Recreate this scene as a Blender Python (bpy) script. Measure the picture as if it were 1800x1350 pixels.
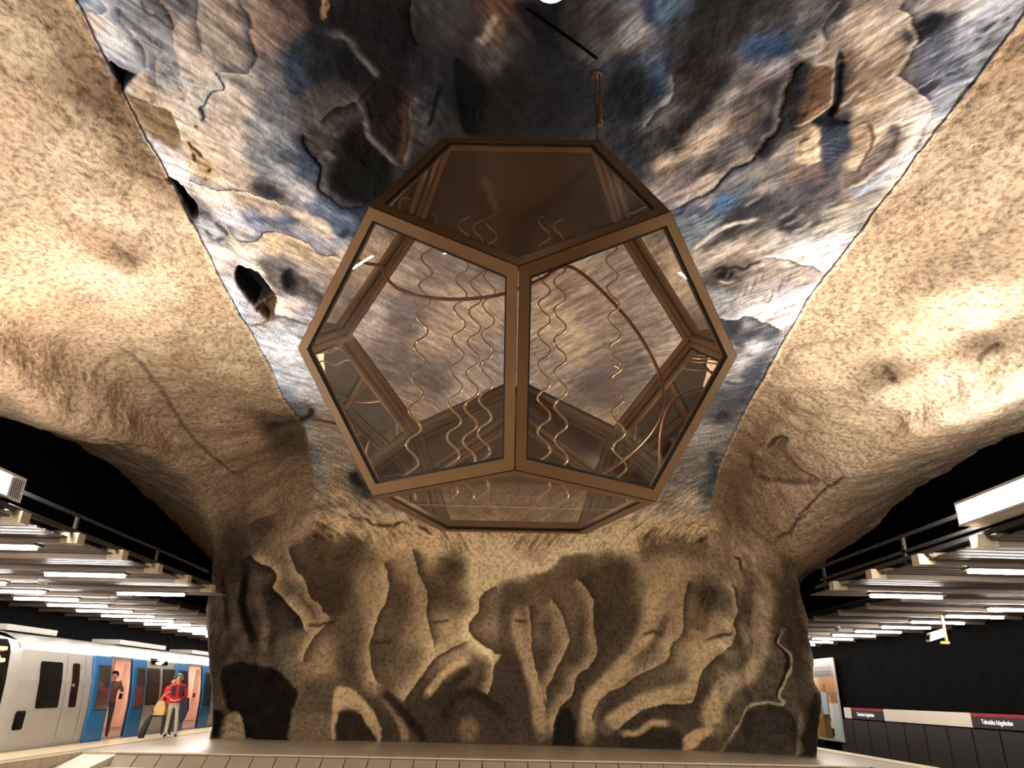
import bpy, bmesh, math, random
import numpy as np
from mathutils import Vector, Matrix

# ------------------------------------------------------------------ camera
F_PX, PITCH, ROLL, YAW, CAM_H = 1280.0, math.radians(22.95), math.radians(1.2), math.radians(1.15), 1.45
_up = np.array([math.sin(ROLL)*math.cos(PITCH), math.sin(PITCH), math.cos(ROLL)*math.cos(PITCH)])
_f = np.array([0, 1.0, 0]) - _up*_up[1]; _f /= np.linalg.norm(_f)
_r = np.cross(_f, _up)
WB = np.array([_r*math.cos(YAW)+_f*math.sin(YAW), _f*math.cos(YAW)-_r*math.sin(YAW), _up])   # camera -> world
CAM = np.array([0, 0, CAM_H])
def on(x, y, ax, val):
    """photo pixel -> world point on the plane axis=val"""
    d = WB @ np.array([(x-900)/F_PX, 1, (675-y)/F_PX]); return CAM + d*((val-CAM[ax])/d[ax])
def pixels(P):
    v = (np.asarray(P, float)-CAM) @ WB
    return np.stack([900+F_PX*v[..., 0]/v[..., 1], 675-F_PX*v[..., 2]/v[..., 1]], -1)

for o in list(bpy.data.objects): bpy.data.objects.remove(o)
scene = bpy.context.scene
COL = scene.collection
cam_d = bpy.data.cameras.new('camera'); cam_d.sensor_width = 36; cam_d.lens = F_PX*36/1800; cam_d.clip_end = 300
cam = bpy.data.objects.new('camera', cam_d); COL.objects.link(cam)
_R, _U, _D = WB @ np.array([1, 0, 0]), WB @ np.array([0, 0, 1]), WB @ np.array([0, 1, 0])
cam.matrix_world = Matrix(((_R[0], _U[0], -_D[0], 0), (_R[1], _U[1], -_D[1], 0), (_R[2], _U[2], -_D[2], CAM_H), (0, 0, 0, 1)))
scene.camera = cam

# ------------------------------------------------------------------ world, exposure
world = bpy.data.worlds.new('world'); scene.world = world; world.use_nodes = True
world.node_tree.nodes['Background'].inputs[0].default_value = (1.0, .82, .66, 1)
world.node_tree.nodes['Background'].inputs[1].default_value = .03
vs = scene.view_settings
vs.view_transform = 'Standard'; vs.look = 'None'; vs.gamma = 1; vs.exposure = 2.15
try: vs.use_curve_mapping = False
except Exception: pass

# ------------------------------------------------------------------ light levels of the station's own lamps
FLOOD = 37.0      # flood lamps under the vault
TUBE = 30.0       # fluorescent tubes of the slatted ceilings
WARM = (1.0, .96, .91, 1)

# ------------------------------------------------------------------ helpers
def lin(c):
    c = np.asarray(c, float)/255.0
    return np.where(c <= .04045, c/12.92, ((c+.055)/1.055)**2.4)
def rgb(*c): return tuple(lin(c))+(1.0,)
MATS = {}
def mat(name, col, rough=.6, metal=0.0, emit=None, strength=0.0, noise=0.0, nscale=8.0, bump=0.0, spec=.5):
    if name in MATS: return MATS[name]
    m = bpy.data.materials.new(name); m.use_nodes = True; nt = m.node_tree; b = nt.nodes['Principled BSDF']
    b.inputs['Base Color'].default_value = col; b.inputs['Roughness'].default_value = rough; b.inputs['Metallic'].default_value = metal
    b.inputs['Specular IOR Level'].default_value = spec
    if emit is not None:
        b.inputs['Emission Color'].default_value = emit; b.inputs['Emission Strength'].default_value = strength
    if noise or bump:
        tc = nt.nodes.new('ShaderNodeTexCoord'); n = nt.nodes.new('ShaderNodeTexNoise'); n.inputs['Scale'].default_value = nscale; n.inputs['Detail'].default_value = 5
        nt.links.new(tc.outputs['Object'], n.inputs['Vector'])
        if noise:
            mx = nt.nodes.new('ShaderNodeMix'); mx.data_type = 'RGBA'; mx.blend_type = 'MULTIPLY'
            mx.inputs[0].default_value = 1; mx.inputs[6].default_value = col
            cr = nt.nodes.new('ShaderNodeMapRange'); cr.inputs[1].default_value = .3; cr.inputs[2].default_value = .7; cr.inputs[3].default_value = 1-noise; cr.inputs[4].default_value = 1+noise*.4
            nt.links.new(n.outputs['Fac'], cr.inputs[0]); nt.links.new(cr.outputs[0], mx.inputs[7]); nt.links.new(mx.outputs[2], b.inputs['Base Color'])
        if bump:
            bp = nt.nodes.new('ShaderNodeBump'); bp.inputs['Strength'].default_value = bump; bp.inputs['Distance'].default_value = .02
            nt.links.new(n.outputs['Fac'], bp.inputs['Height']); nt.links.new(bp.outputs[0], b.inputs['Normal'])
    MATS[name] = m; return m

def tag(o, label=None, cat=None, group=None, kind=None):
    if label: o['label'] = label
    if cat: o['category'] = cat
    if group: o['group'] = group
    if kind: o['kind'] = kind
    return o
def empty(name, loc=(0, 0, 0), rz=0.0):
    o = bpy.data.objects.new(name, None); COL.objects.link(o); o.location = loc; o.rotation_euler = (0, 0, rz); o.empty_display_size = .1; return o
def link(name, me, m, parent=None, smooth=False):
    if m is not None and not me.materials: me.materials.append(m)
    if smooth: me.polygons.foreach_set('use_smooth', [True]*len(me.polygons))
    o = bpy.data.objects.new(name, me); COL.objects.link(o)
    if parent is not None: o.parent = parent
    return o
def mesh_of(name, verts, faces):
    me = bpy.data.meshes.new(name); me.from_pydata([tuple(map(float, v)) for v in verts], [], faces); me.update(); return me
class MB:
    """collects shapes into one mesh"""
    def __init__(s): s.v = []; s.f = []
    def add(s, vs_, fs_):
        n = len(s.v); s.v += [tuple(map(float, v)) for v in vs_]; s.f += [tuple(i+n for i in f) for f in fs_]; return s
    def box(s, a, b):
        x0, y0, z0 = a; x1, y1, z1 = b
        return s.add([(x0, y0, z0), (x1, y0, z0), (x1, y1, z0), (x0, y1, z0), (x0, y0, z1), (x1, y0, z1), (x1, y1, z1), (x0, y1, z1)],
                     [(0, 3, 2, 1), (4, 5, 6, 7), (0, 1, 5, 4), (1, 2, 6, 5), (2, 3, 7, 6), (3, 0, 4, 7)])
    def tube(s, pts, r, n=8, cap=True):
        pts = [Vector(tuple(map(float, p))) for p in pts]; rings = []
        ref = None
        for i, p in enumerate(pts):
            d = (pts[min(i+1, len(pts)-1)]-pts[max(i-1, 0)]).normalized()
            if ref is None:
                ref = Vector((0, 0, 1)) if abs(d.z) < .9 else Vector((1, 0, 0))
            u = (ref-d*ref.dot(d)).normalized(); w = d.cross(u); ref = u
            rr = r[i] if hasattr(r, '__len__') else r
            rings.append([p+(u*math.cos(2*math.pi*k/n)+w*math.sin(2*math.pi*k/n))*rr for k in range(n)])
        vs_ = [v for q in rings for v in q]; fs_ = []
        for i in range(len(rings)-1):
            for k in range(n): fs_.append((i*n+k, i*n+(k+1) % n, (i+1)*n+(k+1) % n, (i+1)*n+k))
        if cap: fs_ += [tuple(range(n))[::-1], tuple((len(rings)-1)*n+k for k in range(n))]
        return s.add(vs_, fs_)
    def prism(s, poly, d):
        """poly: list of 3D points, d: extrusion vector"""
        n = len(poly); a = [Vector(tuple(map(float, p))) for p in poly]; b = [p+Vector(d) for p in a]
        return s.add(a+b, [tuple(range(n))[::-1], tuple(range(n, 2*n))]+[(k, (k+1) % n, n+(k+1) % n, n+k) for k in range(n)])
    def mesh(s, name='mesh'):
        me = mesh_of(name, s.v, s.f); bm = bmesh.new(); bm.from_mesh(me); bmesh.ops.recalc_face_normals(bm, faces=bm.faces); bm.to_mesh(me); bm.free(); return me
    def build(s, name, m, parent=None, smooth=False): return link(name, s.mesh(name), m, parent, smooth)

# ------------------------------------------------------------------ noise (numpy gradient noise)
_rs = np.random.RandomState(7); _perm = _rs.permutation(256).astype(np.int32); _perm = np.concatenate([_perm, _perm, _perm])
_g = _rs.normal(size=(256, 3)); _g /= np.linalg.norm(_g, axis=1)[:, None]
def perlin(P):
    i = np.floor(P).astype(np.int64); f = P-i; i &= 255
    u = f*f*f*(f*(f*6-15)+10); out = 0
    for dx in (0, 1):
        for dy in (0, 1):
            for dz in (0, 1):
                h = _perm[_perm[_perm[(i[..., 0]+dx) & 255]+((i[..., 1]+dy) & 255)]+((i[..., 2]+dz) & 255)]
                g = _g[h]
                w = (u[..., 0] if dx else 1-u[..., 0])*(u[..., 1] if dy else 1-u[..., 1])*(u[..., 2] if dz else 1-u[..., 2])
                out = out + w*(g[..., 0]*(f[..., 0]-dx)+g[..., 1]*(f[..., 1]-dy)+g[..., 2]*(f[..., 2]-dz))
    return out*1.6
def fbm(P, sc, oct=4, gain=.5, off=0.0):
    a, t, r = 1.0, 0, 0
    Q = P*np.asarray(sc, float)+off
    for _ in range(oct):
        r = r+a*perlin(Q); t += a; a *= gain; Q = Q*2.03+17.3
    return r/t
def sstep(a, b, x):
    t = np.clip((x-a)/(b-a), 0, 1); return t*t*(3-2*t)
# ================================================================== the rock shell (vault, spandrels, root wall)
VY = [-9, -4, 0, 3, 5, 7, 9.5, 12]
c4x = lambda Y: np.interp(Y, [-9, 4.5, 9.8, 13.7], [-3.6, -3.75, -4.1, -4.28])
c8x = lambda Y: np.interp(Y, [-9, 4.5, 8.9, 13.6], [4.4, 4.4, 4.52, 5.02])
NR, NC = 18, 13
NET = np.zeros((NR, NC, 3))
for r, Y in enumerate(VY):
    zc2 = np.interp(Y, [5, 9.5, 12], [6.25, 6.4, 6.62]); zr = np.interp(Y, [8, 12], [5.42, 5.5]); zrr = np.interp(Y, [9, 12], [5.48, 5.68])
    a, b = c4x(Y), c8x(Y)
    NET[r] = [(-10.2, Y, 6.3), (-7.62, Y, zr), (-7.0, Y, zc2), (-5.65, Y, 6.78), (a, Y, 6.88), (a*.52, Y, 7.08), (.1, Y, 7.15), (b*.52, Y, 7.08),
              (b, Y, 6.88), (5.85, Y, 6.55), (7.0, Y, 6.1), (7.62, Y, zrr), (10.2, Y, 6.3)]
PIXROWS = {   # row: column -> (photo x, photo y, forward distance Y)
 8:  {1: (215, 785, 14.1), 2: (280, 735, 14.4), 4: (500, 700, 13.8), 6: (870, 728, 14.6), 8: (1318, 705, 13.6), 10: (1455, 795, 13.9), 11: (1512, 842, 14.3)},
 9:  {1: (292, 828, 16.3), 2: (345, 812, 16.4), 4: (535, 752, 16.4), 6: (870, 795, 17.4), 8: (1287, 768, 16.3), 10: (1405, 875, 16.1), 11: (1452, 903, 16.2)},
 10: {1: (345, 890, 18.3), 2: (395, 870, 18.4), 4: (549, 820, 19.3), 6: (870, 862, 20.7), 8: (1259, 835, 19.0), 10: (1372, 940, 17.7), 11: (1411, 966, 17.6)},
 11: {1: (374, 960, 19.7), 2: (417, 950, 20.2), 4: (552, 905, 21.5), 6: (870, 932, 22.7), 8: (1245, 915, 21.0), 10: (1362, 1000, 18.9), 11: (1403, 1012, 18.4)},
 12: {1: (369, 1020, 20.6), 2: (412, 1018, 21.3), 4: (542, 985, 22.6), 6: (870, 1005, 23.4), 8: (1245, 990, 21.9), 10: (1364, 1055, 19.8), 11: (1408, 1062, 19.0)},
 13: {1: (365, 1090, 21.4), 2: (408, 1090, 22.1), 4: (532, 1070, 23.2), 6: (870, 1085, 23.8), 8: (1250, 1075, 22.4), 10: (1371, 1115, 20.5), 11: (1420, 1118, 19.5)},
 14: {1: (366, 1165, 22.3), 2: (406, 1165, 22.9), 4: (526, 1150, 23.7), 6: (870, 1160, 24.1), 8: (1260, 1160, 22.8), 10: (1378, 1178, 21.0), 11: (1425, 1180, 20.2)},
 15: {1: (372, 1235, 23.3), 2: (408, 1235, 23.8), 4: (520, 1230, 24.2), 6: (870, 1235, 24.3), 8: (1270, 1240, 23.0), 10: (1386, 1248, 21.6), 11: (1438, 1248, 21.0)},
}
for r, d in PIXROWS.items():
    for c, (x, y, Y) in d.items(): NET[r, c] = on(x, y, 1, Y)
FOOT = {1: (368, 1297), 2: (408, 1298), 4: (515, 1300), 6: (870, 1308), 8: (1275, 1326), 10: (1386, 1330), 11: (1436, 1331)}
for c, (x, y) in FOOT.items():
    p = on(x, y, 2, 0.0); p[1] = {1: 24.6, 2: 24.7, 4: 24.6, 6: 24.4, 8: 23.1, 10: 22.1, 11: 21.8}[c]; p = on(x, y, 1, p[1]); p[2] = 0.0; NET[16, c] = p
    NET[17, c] = p+np.array([0, .05, -.5])
for r in range(8, NR):
    n = NET[r]
    n[3] = (n[2]+n[4])/2; n[9] = (n[8]+n[10])/2
    n[5] = (n[4]+n[6])/2; n[7] = (n[6]+n[8])/2
    k = np.clip((r-8)/4, 0, 1)
    n[3] += (0, -.12, .10*(1-k)); n[9] += (0, -.1, .06*(1-k)); n[5] += (0, .25*k, .14*(1-k)); n[7] += (0, .25*k, .14*(1-k))
    if r < 11:
        n[0] = n[1]+np.array([-1.6-(1-k), 2.5*k, .7]); n[12] = n[11]+np.array([1.6+(1-k), 2.5*k, .6])
    else:
        n[0] = (-9.1, n[1][1]+6.0, n[1][2]); n[12] = (9.3, n[11][1]+7.0, n[11][2])

# dense sampling of the net (Catmull-Rom)
SUBR = [6, 6, 12, 120, 100, 78, 54, 48, 42, 38, 38, 36, 36, 36, 36, 34, 4]
SUBC = [26, 52, 76, 84, 150, 140, 140, 150, 90, 80, 48, 26]
def axis_params(sub):
    t = [0.0]
    for i, n in enumerate(sub): t += list(i+(np.arange(n)+1)/n)
    return np.array(t)
def cr_weights(t, n):
    i = np.minimum(np.floor(t).astype(int), n-2); f = t-i
    W = np.zeros((len(t), n))
    w = np.stack([-.5*f+f*f-.5*f**3, 1-2.5*f*f+1.5*f**3, .5*f+2*f*f-1.5*f**3, -.5*f*f+.5*f**3], 1)
    for k in range(4):
        j = np.clip(i+k-1, 0, n-1); np.add.at(W, (np.arange(len(t)), j), w[:, k])
    return W
TR, TC = axis_params(SUBR), axis_params(SUBC)
WR, WC = cr_weights(TR, NR), cr_weights(TC, NC)
BASE = np.einsum('ri,ijk,cj->rck', WR, NET, WC)
NV, NU = BASE.shape[:2]
def grid_normals(P):
    a = np.gradient(P, axis=0); b = np.gradient(P, axis=1); n = np.cross(b, a); n /= np.linalg.norm(n, axis=-1)[..., None]+1e-12
    return n
NRM = grid_normals(BASE)
_mid = NRM[NV//2, NU//2]
if _mid[2] > 0: NRM = -NRM          # normals point into the hall
COLI = np.cumsum([0]+SUBC); ROWI = np.cumsum([0]+SUBR)
# developed surface coordinates in metres: u across the vault, v along it and down the root wall
_un = np.array([-10.2, -7.9, -7.0, -5.6, -4.1, -2.1, .1, 2.3, 4.5, 5.8, 7.0, 7.9, 10.2])
_cen = np.concatenate([[0], np.cumsum(np.linalg.norm(np.diff(NET[:, 6], axis=0), axis=1))])
UU = np.interp(TC, np.arange(NC), _un); VV = np.interp(TR, np.arange(NR), _cen)
UG, VG = np.meshgrid(UU, VV)
PIXB = pixels(BASE); _depth = (BASE-CAM) @ WB[:, 1]
PIXB[_depth < 1.0] = 1e5
_sub = 3
_ps = PIXB[::_sub, 26:NU-26:_sub].reshape(-1, 2); _su = UG[::_sub, 26:NU-26:_sub].ravel(); _sv = VG[::_sub, 26:NU-26:_sub].ravel()
_sN = (NRM*(BASE-CAM)).sum(-1)[::_sub, 26:NU-26:_sub].ravel() < 0.02
_ps = np.where(_sN[:, None], _ps, 1e5)
def to_uv(pts):
    """photo pixels -> developed coordinates of the rock surface they lie on (weighted nearest samples)"""
    out = []
    for x, y in pts:
        d = (_ps[:, 0]-x)**2+(_ps[:, 1]-y)**2; k = np.argpartition(d, 4)[:4]; w = 1/(d[k]+.3); w /= w.sum()
        out.append((float((_su[k]*w).sum()), float((_sv[k]*w).sum())))
    return np.array(out)
_px_per = {}
def px_size(uv):
    """metres of surface per photo pixel near uv"""
    r = min(max(int(np.searchsorted(VV, uv[1])), 2), NV-3); c = min(max(int(np.searchsorted(UU, uv[0])), 2), NU-3)
    du = np.linalg.norm(PIXB[r, c+2]-PIXB[r, c-2])/(UU[c+2]-UU[c-2]); dv = np.linalg.norm(PIXB[r+2, c]-PIXB[r-2, c])/(VV[r+2]-VV[r-2])
    return 1/max(du, 1e-3), 1/max(dv, 1e-3)
# ================================================================== the painting and relief of the rock
# colours are mainly the paint, with some light and shade put in; every mark is placed in the developed coordinates (metres) of the rock surface
G_VAULT, G_SIDE, G_ROOT = 0.92, 0.80, 1.65  # root colours lifted to make up for the weak light there
WASH_VAULT = [
(140,5,95,120,140),(175,12,205,215,222),(180,24,125,140,162),(170,45,222,208,190),(205,75,215,215,210),(235,110,175,175,182),(215,95,205,208,212),(200,118,150,152,165),(240,118,150,150,160),
(260,60,160,160,168),(300,20,130,130,136),(285,88,168,166,168),(330,60,215,200,180),(350,115,208,192,174),(400,60,205,188,170),(395,105,198,184,172),(320,170,225,212,198),(370,160,222,208,190),(300,130,188,186,184),
(270,190,215,195,165),(300,200,225,208,180),(250,178,205,182,150),(255,215,165,140,105),(300,240,150,122,85),(333,230,232,212,182),(240,235,190,178,170),(270,262,205,198,198),(310,290,215,205,198),(360,250,228,205,172),(420,190,232,214,194),(400,240,228,208,182),(380,300,205,180,150),(430,300,200,178,152),(350,290,215,188,155),
(440,150,170,160,150),(430,90,185,168,152),(460,40,190,165,145),(480,80,172,148,132),(505,30,135,112,98),(470,130,150,142,140),
(500,100,90,95,105),(520,90,52,64,80),(560,80,42,44,50),(560,130,38,42,48),(510,112,58,85,118),(530,150,72,82,100),(500,170,110,112,122),(480,190,132,134,142),(560,170,100,92,88),(590,180,88,80,76),(560,200,112,100,94),(620,130,28,28,30),(650,60,36,36,37),(600,40,34,34,37),(560,20,42,40,38),
(460,230,190,188,186),(450,280,150,155,162),(490,250,138,144,152),(500,300,168,168,170),(530,335,195,192,190),(470,320,128,128,128),(470,345,66,68,72),(510,270,88,98,112),(540,300,72,84,100),(545,270,58,70,88),(560,240,92,84,78),(580,262,76,68,62),(610,250,42,38,36),(600,320,27,25,25),(640,300,24,22,22),(640,340,25,21,19),
(680,120,34,32,33),(700,60,36,35,36),(760,60,64,62,60),(790,40,78,76,72),(740,130,58,56,60),(800,110,52,50,52),(840,60,62,58,56),(870,30,112,82,60),(872,60,125,100,78),(900,60,72,66,62),(860,92,108,96,90),(920,120,50,48,46),(960,60,36,36,39),(1000,40,62,57,56),(960,110,46,46,48),(900,160,44,40,38),(960,180,46,42,42),(1000,150,46,46,50),
(690,180,42,34,30),(712,205,80,55,38),(740,210,96,93,93),(760,170,76,75,82),(790,160,50,50,54),(825,160,22,22,24),(840,190,20,20,21),(785,215,62,58,58),(870,200,46,40,36),
(1060,40,80,74,70),(1120,40,140,135,128),(1115,65,165,158,152),(1090,90,110,105,98),(1142,18,60,70,112),(1170,18,98,128,152),(1165,45,95,100,122),(1190,60,72,68,68),(1250,30,54,52,50),(1220,85,48,46,46),(1300,60,58,56,56),(1340,50,86,83,84),(1360,20,74,70,70),(1300,20,56,54,52),
(1100,110,58,62,76),(1150,108,88,98,112),(1160,130,55,76,104),(1110,150,42,44,48),(1150,160,48,68,94),(1180,150,112,117,124),(1120,190,46,47,51),(1160,187,98,95,102),(1200,130,52,42,34),(1230,140,64,47,38),(1260,150,42,34,34),(1210,170,74,60,49),(1230,190,52,44,40),(1170,205,130,125,122),(1190,217,68,58,54),
(1340,80,70,86,122),(1370,80,58,90,128),(1358,92,52,78,115),(1400,80,95,95,100),(1420,60,112,110,110),(1440,40,90,88,88),(1420,20,112,108,106),(1470,20,48,48,54),
(1430,80,178,168,152),(1455,103,168,148,122),(1310,150,132,124,120),(1340,140,142,127,124),(1362,122,158,150,147),(1320,190,108,96,88),(1368,160,62,60,62),(1280,178,140,132,125),(1300,220,150,128,110),(1250,212,165,150,135),
(1405,130,26,32,40),(1400,170,28,30,36),(1437,150,95,70,54),(1442,172,130,94,62),(1420,195,112,84,60),(1390,210,38,38,42),
(1475,130,28,40,50),(1478,170,24,36,50),(1500,118,152,127,100),(1502,170,152,122,84),(1530,60,218,194,166),(1500,30,205,180,155),(1560,40,228,205,180),(1540,100,202,174,144),(1555,130,175,145,112),(1520,205,200,172,138),(1580,170,210,183,150),(1560,210,224,198,168),(1605,200,228,208,188),
(1610,15,165,155,150),(1660,8,188,170,155),(1705,15,212,207,200),(1740,20,192,194,200),(1640,40,60,62,70),(1622,58,38,40,46),(1660,80,122,126,140),(1700,70,168,169,175),(1740,60,128,128,134),(1640,120,120,122,134),(1690,110,112,116,128),(1622,155,58,60,72),(1680,140,122,124,134),(1720,100,152,152,154),(1770,45,148,146,150),(1652,182,172,175,182),(1690,162,168,168,168),
(1180,242,62,60,62),(1120,260,62,64,66),(1130,290,70,72,74),(1200,268,98,88,80),(1180,290,140,120,100),(1232,248,195,170,142),(1260,230,190,170,145),(1290,250,110,104,102),(1320,240,75,70,70),(1250,282,130,115,108),(1220,302,162,144,132),(1190,320,168,150,140),(1280,290,98,90,86),(1342,260,58,52,54),(1318,285,162,142,124),(1260,320,192,167,144),(1230,340,204,184,164),(1290,308,152,140,132),
(1350,222,48,46,48),(1395,262,152,142,132),(1420,240,192,162,122),(1425,265,218,188,150),(1462,250,56,66,78),(1475,225,38,48,62),(1482,262,68,76,84),(1470,300,85,90,92),(1440,302,130,100,92),(1400,302,142,117,100),(1370,312,120,112,110),(1350,330,152,137,124),(1420,332,85,80,84),
(1520,240,204,168,128),(1508,280,222,192,152),(1558,250,228,198,162),(1580,238,130,114,102),(1560,280,140,122,110),(1545,300,150,132,115),(1605,232,238,216,190),(1605,262,240,224,204),(1570,305,222,204,184),(1500,305,92,76,62),(1520,318,110,92,78),(1480,325,110,100,96),
(1300,332,112,117,122),(1270,352,90,122,156),(1220,370,85,98,117),(1240,390,132,140,145),(1210,402,115,120,124),(1300,370,60,60,64),(1340,360,70,68,72),(1372,350,95,90,90),(1400,370,85,80,82),(1250,422,128,120,110),(1290,402,60,58,56),(1330,395,94,86,78),(1390,397,52,52,60),(1430,380,100,92,82),(1462,370,152,142,127),(1470,392,172,162,142),(1440,412,188,175,158),
(1260,442,184,166,144),(1310,432,188,168,145),(1360,432,198,184,166),(1422,440,226,216,204),(1450,432,200,200,198),(1400,460,208,194,176),(1300,460,132,114,98),(1270,484,70,60,54),(1340,450,192,172,152),(1350,482,150,132,115),(1400,492,168,148,128),(1290,502,110,98,88),(1330,510,150,138,125),(1382,510,172,162,157),(1270,522,152,150,142),(1300,532,162,154,147),(1350,540,218,206,192),(1392,540,202,198,198),(1330,556,214,204,192),(1365,568,208,196,184),
(1290,578,58,58,62),(1322,590,73,74,78),(1350,592,95,96,98),(1300,602,80,80,84),(1282,614,142,134,127),(1330,612,192,187,182),(1300,640,182,174,167),(1280,660,167,160,152),(1315,655,88,90,96),(1280,692,103,106,110),(1262,712,120,118,115),(1270,735,110,105,102),(1262,760,178,172,162),(1240,770,202,194,182),(1230,800,167,157,142),(1255,810,138,133,128),(1230,840,167,157,142),(1215,872,192,174,147),(1242,855,118,120,124),
(390,352,234,214,192),(430,350,218,188,153),(480,360,208,183,152),(540,382,212,190,162),(400,388,205,198,206),(450,392,138,144,160),(500,390,122,128,144),(560,405,165,168,178),(590,425,150,152,160),(565,395,218,198,175),(612,400,68,80,98),(600,372,92,105,128),(570,360,108,120,138),(540,347,205,200,200),(520,360,150,142,140),(630,362,52,62,82),
(360,402,150,148,145),(375,417,178,175,172),(350,384,78,76,76),(392,420,120,108,98),(412,412,230,207,182),(440,435,234,217,194),(480,430,218,185,140),(530,440,212,184,147),(572,462,192,167,140),(600,455,207,182,152),(390,450,228,210,194),(410,472,182,167,152),(445,462,230,217,202),(472,470,118,110,106),(500,465,130,120,112),(540,472,187,172,152),(510,498,66,64,66),(540,512,108,98,90),(484,502,142,130,127),(560,500,152,140,127),(560,522,98,88,80),(590,502,152,132,110),
(408,520,217,214,214),(422,542,148,158,174),(440,552,192,187,184),(468,572,197,180,164),(503,545,238,218,193),(522,532,207,192,180),(540,552,177,172,177),(510,565,167,162,160),(530,582,177,174,172),(480,582,192,197,202),(510,602,207,207,210),(475,605,207,207,207),(500,632,217,217,217),(520,652,202,204,207),(500,662,192,197,202),(530,692,207,207,204),(512,692,148,158,170),(545,692,197,197,197),
(525,718,118,123,128),(540,716,150,140,130),(560,722,192,182,167),(570,745,170,150,125),(560,772,182,167,147),(548,792,150,150,150),(580,802,198,178,147),(600,782,192,174,150),(555,832,162,152,142),(590,852,182,152,117),(640,862,120,110,100),(600,882,187,162,127),(650,902,192,167,132),(570,900,167,142,107),
(720,560,120,114,118),(760,600,195,175,150),(820,560,188,168,146),(700,640,125,120,120),(760,660,120,114,118),(860,640,160,150,150),(820,700,175,165,160),(960,560,192,172,146),(1000,600,198,178,148),(1050,560,160,145,133),(1000,500,160,145,130),(1100,600,140,130,124),(960,640,160,150,144),(1050,680,105,100,104),(1100,650,118,112,112),(1000,780,198,178,148),(900,780,168,148,122),(820,780,160,140,114),(760,790,180,158,128),(1050,800,198,172,138),(700,420,158,147,141),(800,460,125,115,110),(1000,440,168,152,137),(1100,460,137,127,118),(1140,520,148,137,127),(900,700,168,158,147),(860,430,60,56,54),(900,330,40,38,38),(760,300,60,56,54),(1000,300,50,48,46),(660,480,190,175,155),(640,560,180,172,170),(700,720,180,165,145),(650,760,185,165,140),(1180,620,165,155,145),(1160,740,175,160,142),(1120,820,190,170,142),(680,860,190,165,130),(900,860,185,155,118),(1080,880,195,168,132),
]
WASH_SIDE = [
(40,60,218,186,146),(100,30,200,166,126),(150,80,172,136,98),(185,165,140,106,72),(60,200,198,163,121),(140,250,206,174,134),(220,330,188,155,115),(238,295,150,116,80),(80,350,194,160,120),(180,380,216,184,144),(270,400,208,174,133),(210,438,138,106,72),(190,425,172,138,98),(100,450,216,182,138),(30,480,208,170,124),(200,500,222,190,150),(300,500,212,178,136),(350,540,194,160,115),(120,560,200,162,116),(250,600,198,164,120),(400,620,188,157,112),(450,690,178,146,102),(330,640,170,134,94),(482,750,100,76,54),(430,760,178,142,100),(500,860,178,142,102),(525,900,165,132,94),(380,850,170,138,100),(150,680,170,134,96),(300,760,165,130,92),(60,640,165,128,90),(420,900,150,118,84),
(1700,300,202,170,130),(1600,400,192,157,115),(1500,480,198,163,121),(1750,200,197,164,124),(1780,100,192,152,110),(1650,480,158,128,92),(1720,460,170,140,102),(1700,550,216,186,146),(1600,600,216,182,138),(1550,550,180,150,110),(1450,560,202,168,124),(1750,640,198,168,128),(1737,613,95,72,46),(1562,660,128,102,70),(1600,690,220,190,150),(1700,690,212,184,147),(1450,650,202,168,124),(1350,700,197,162,118),(1390,745,190,156,114),(1300,850,176,144,104),(1300,905,164,132,94),(1400,900,194,160,118),(1450,840,204,170,128),(1330,950,180,146,104),(1280,780,190,156,114),(1500,750,200,168,126),(1550,790,188,152,112),
]
WASH_ROOT = [
(420,940,78,56,42),(480,930,135,104,68),(560,950,104,81,56),(620,962,98,76,52),(700,940,158,127,86),(760,962,185,155,110),(720,1000,152,124,84),(800,1000,122,98,68),(850,975,188,158,115),(900,990,208,180,138),(640,1040,152,124,86),(590,1040,94,74,52),(700,1080,126,101,71),(790,1060,122,98,69),(850,1005,196,169,123),(780,1100,161,131,89),(905,1040,102,80,58),(960,1022,112,90,64),(1020,1000,108,85,60),(1080,1000,102,82,58),(1080,1100,94,76,54),(1150,960,134,107,74),(1200,960,154,126,89),(1250,955,146,119,84),(1250,1050,103,84,60),(1350,960,162,132,94),(1330,1060,152,124,86),(1390,1000,112,88,64),(1380,1100,97,78,58),(1240,1100,152,124,88),(1380,1200,102,84,62),(1330,1220,102,84,60),(1230,1250,87,70,52),(400,1050,100,78,60),(385,1000,87,62,47),(460,1100,82,62,46),(520,1140,112,90,64),(560,1160,142,114,77),(560,1220,102,82,60),(620,1160,90,72,52),(700,1180,112,90,64),(760,1250,77,60,44),(850,1250,82,64,47),(900,1200,82,64,48),(1000,1200,92,74,54),(1060,1280,77,62,48),(640,1280,77,62,46),(420,1130,94,74,54),(940,960,170,137,102),(1040,940,200,172,130),(1120,925,196,166,124),(650,925,190,160,116),(860,945,210,180,136),(600,900,185,157,115),(700,905,200,170,126),(1180,900,200,170,124),(1230,900,184,152,110),(560,880,178,150,110),(1150,930,195,162,116),(1100,945,205,174,128),(470,885,165,133,92),(500,925,155,123,82),(1290,925,178,146,104),(1340,900,180,148,106),(440,860,165,132,92),
]
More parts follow.
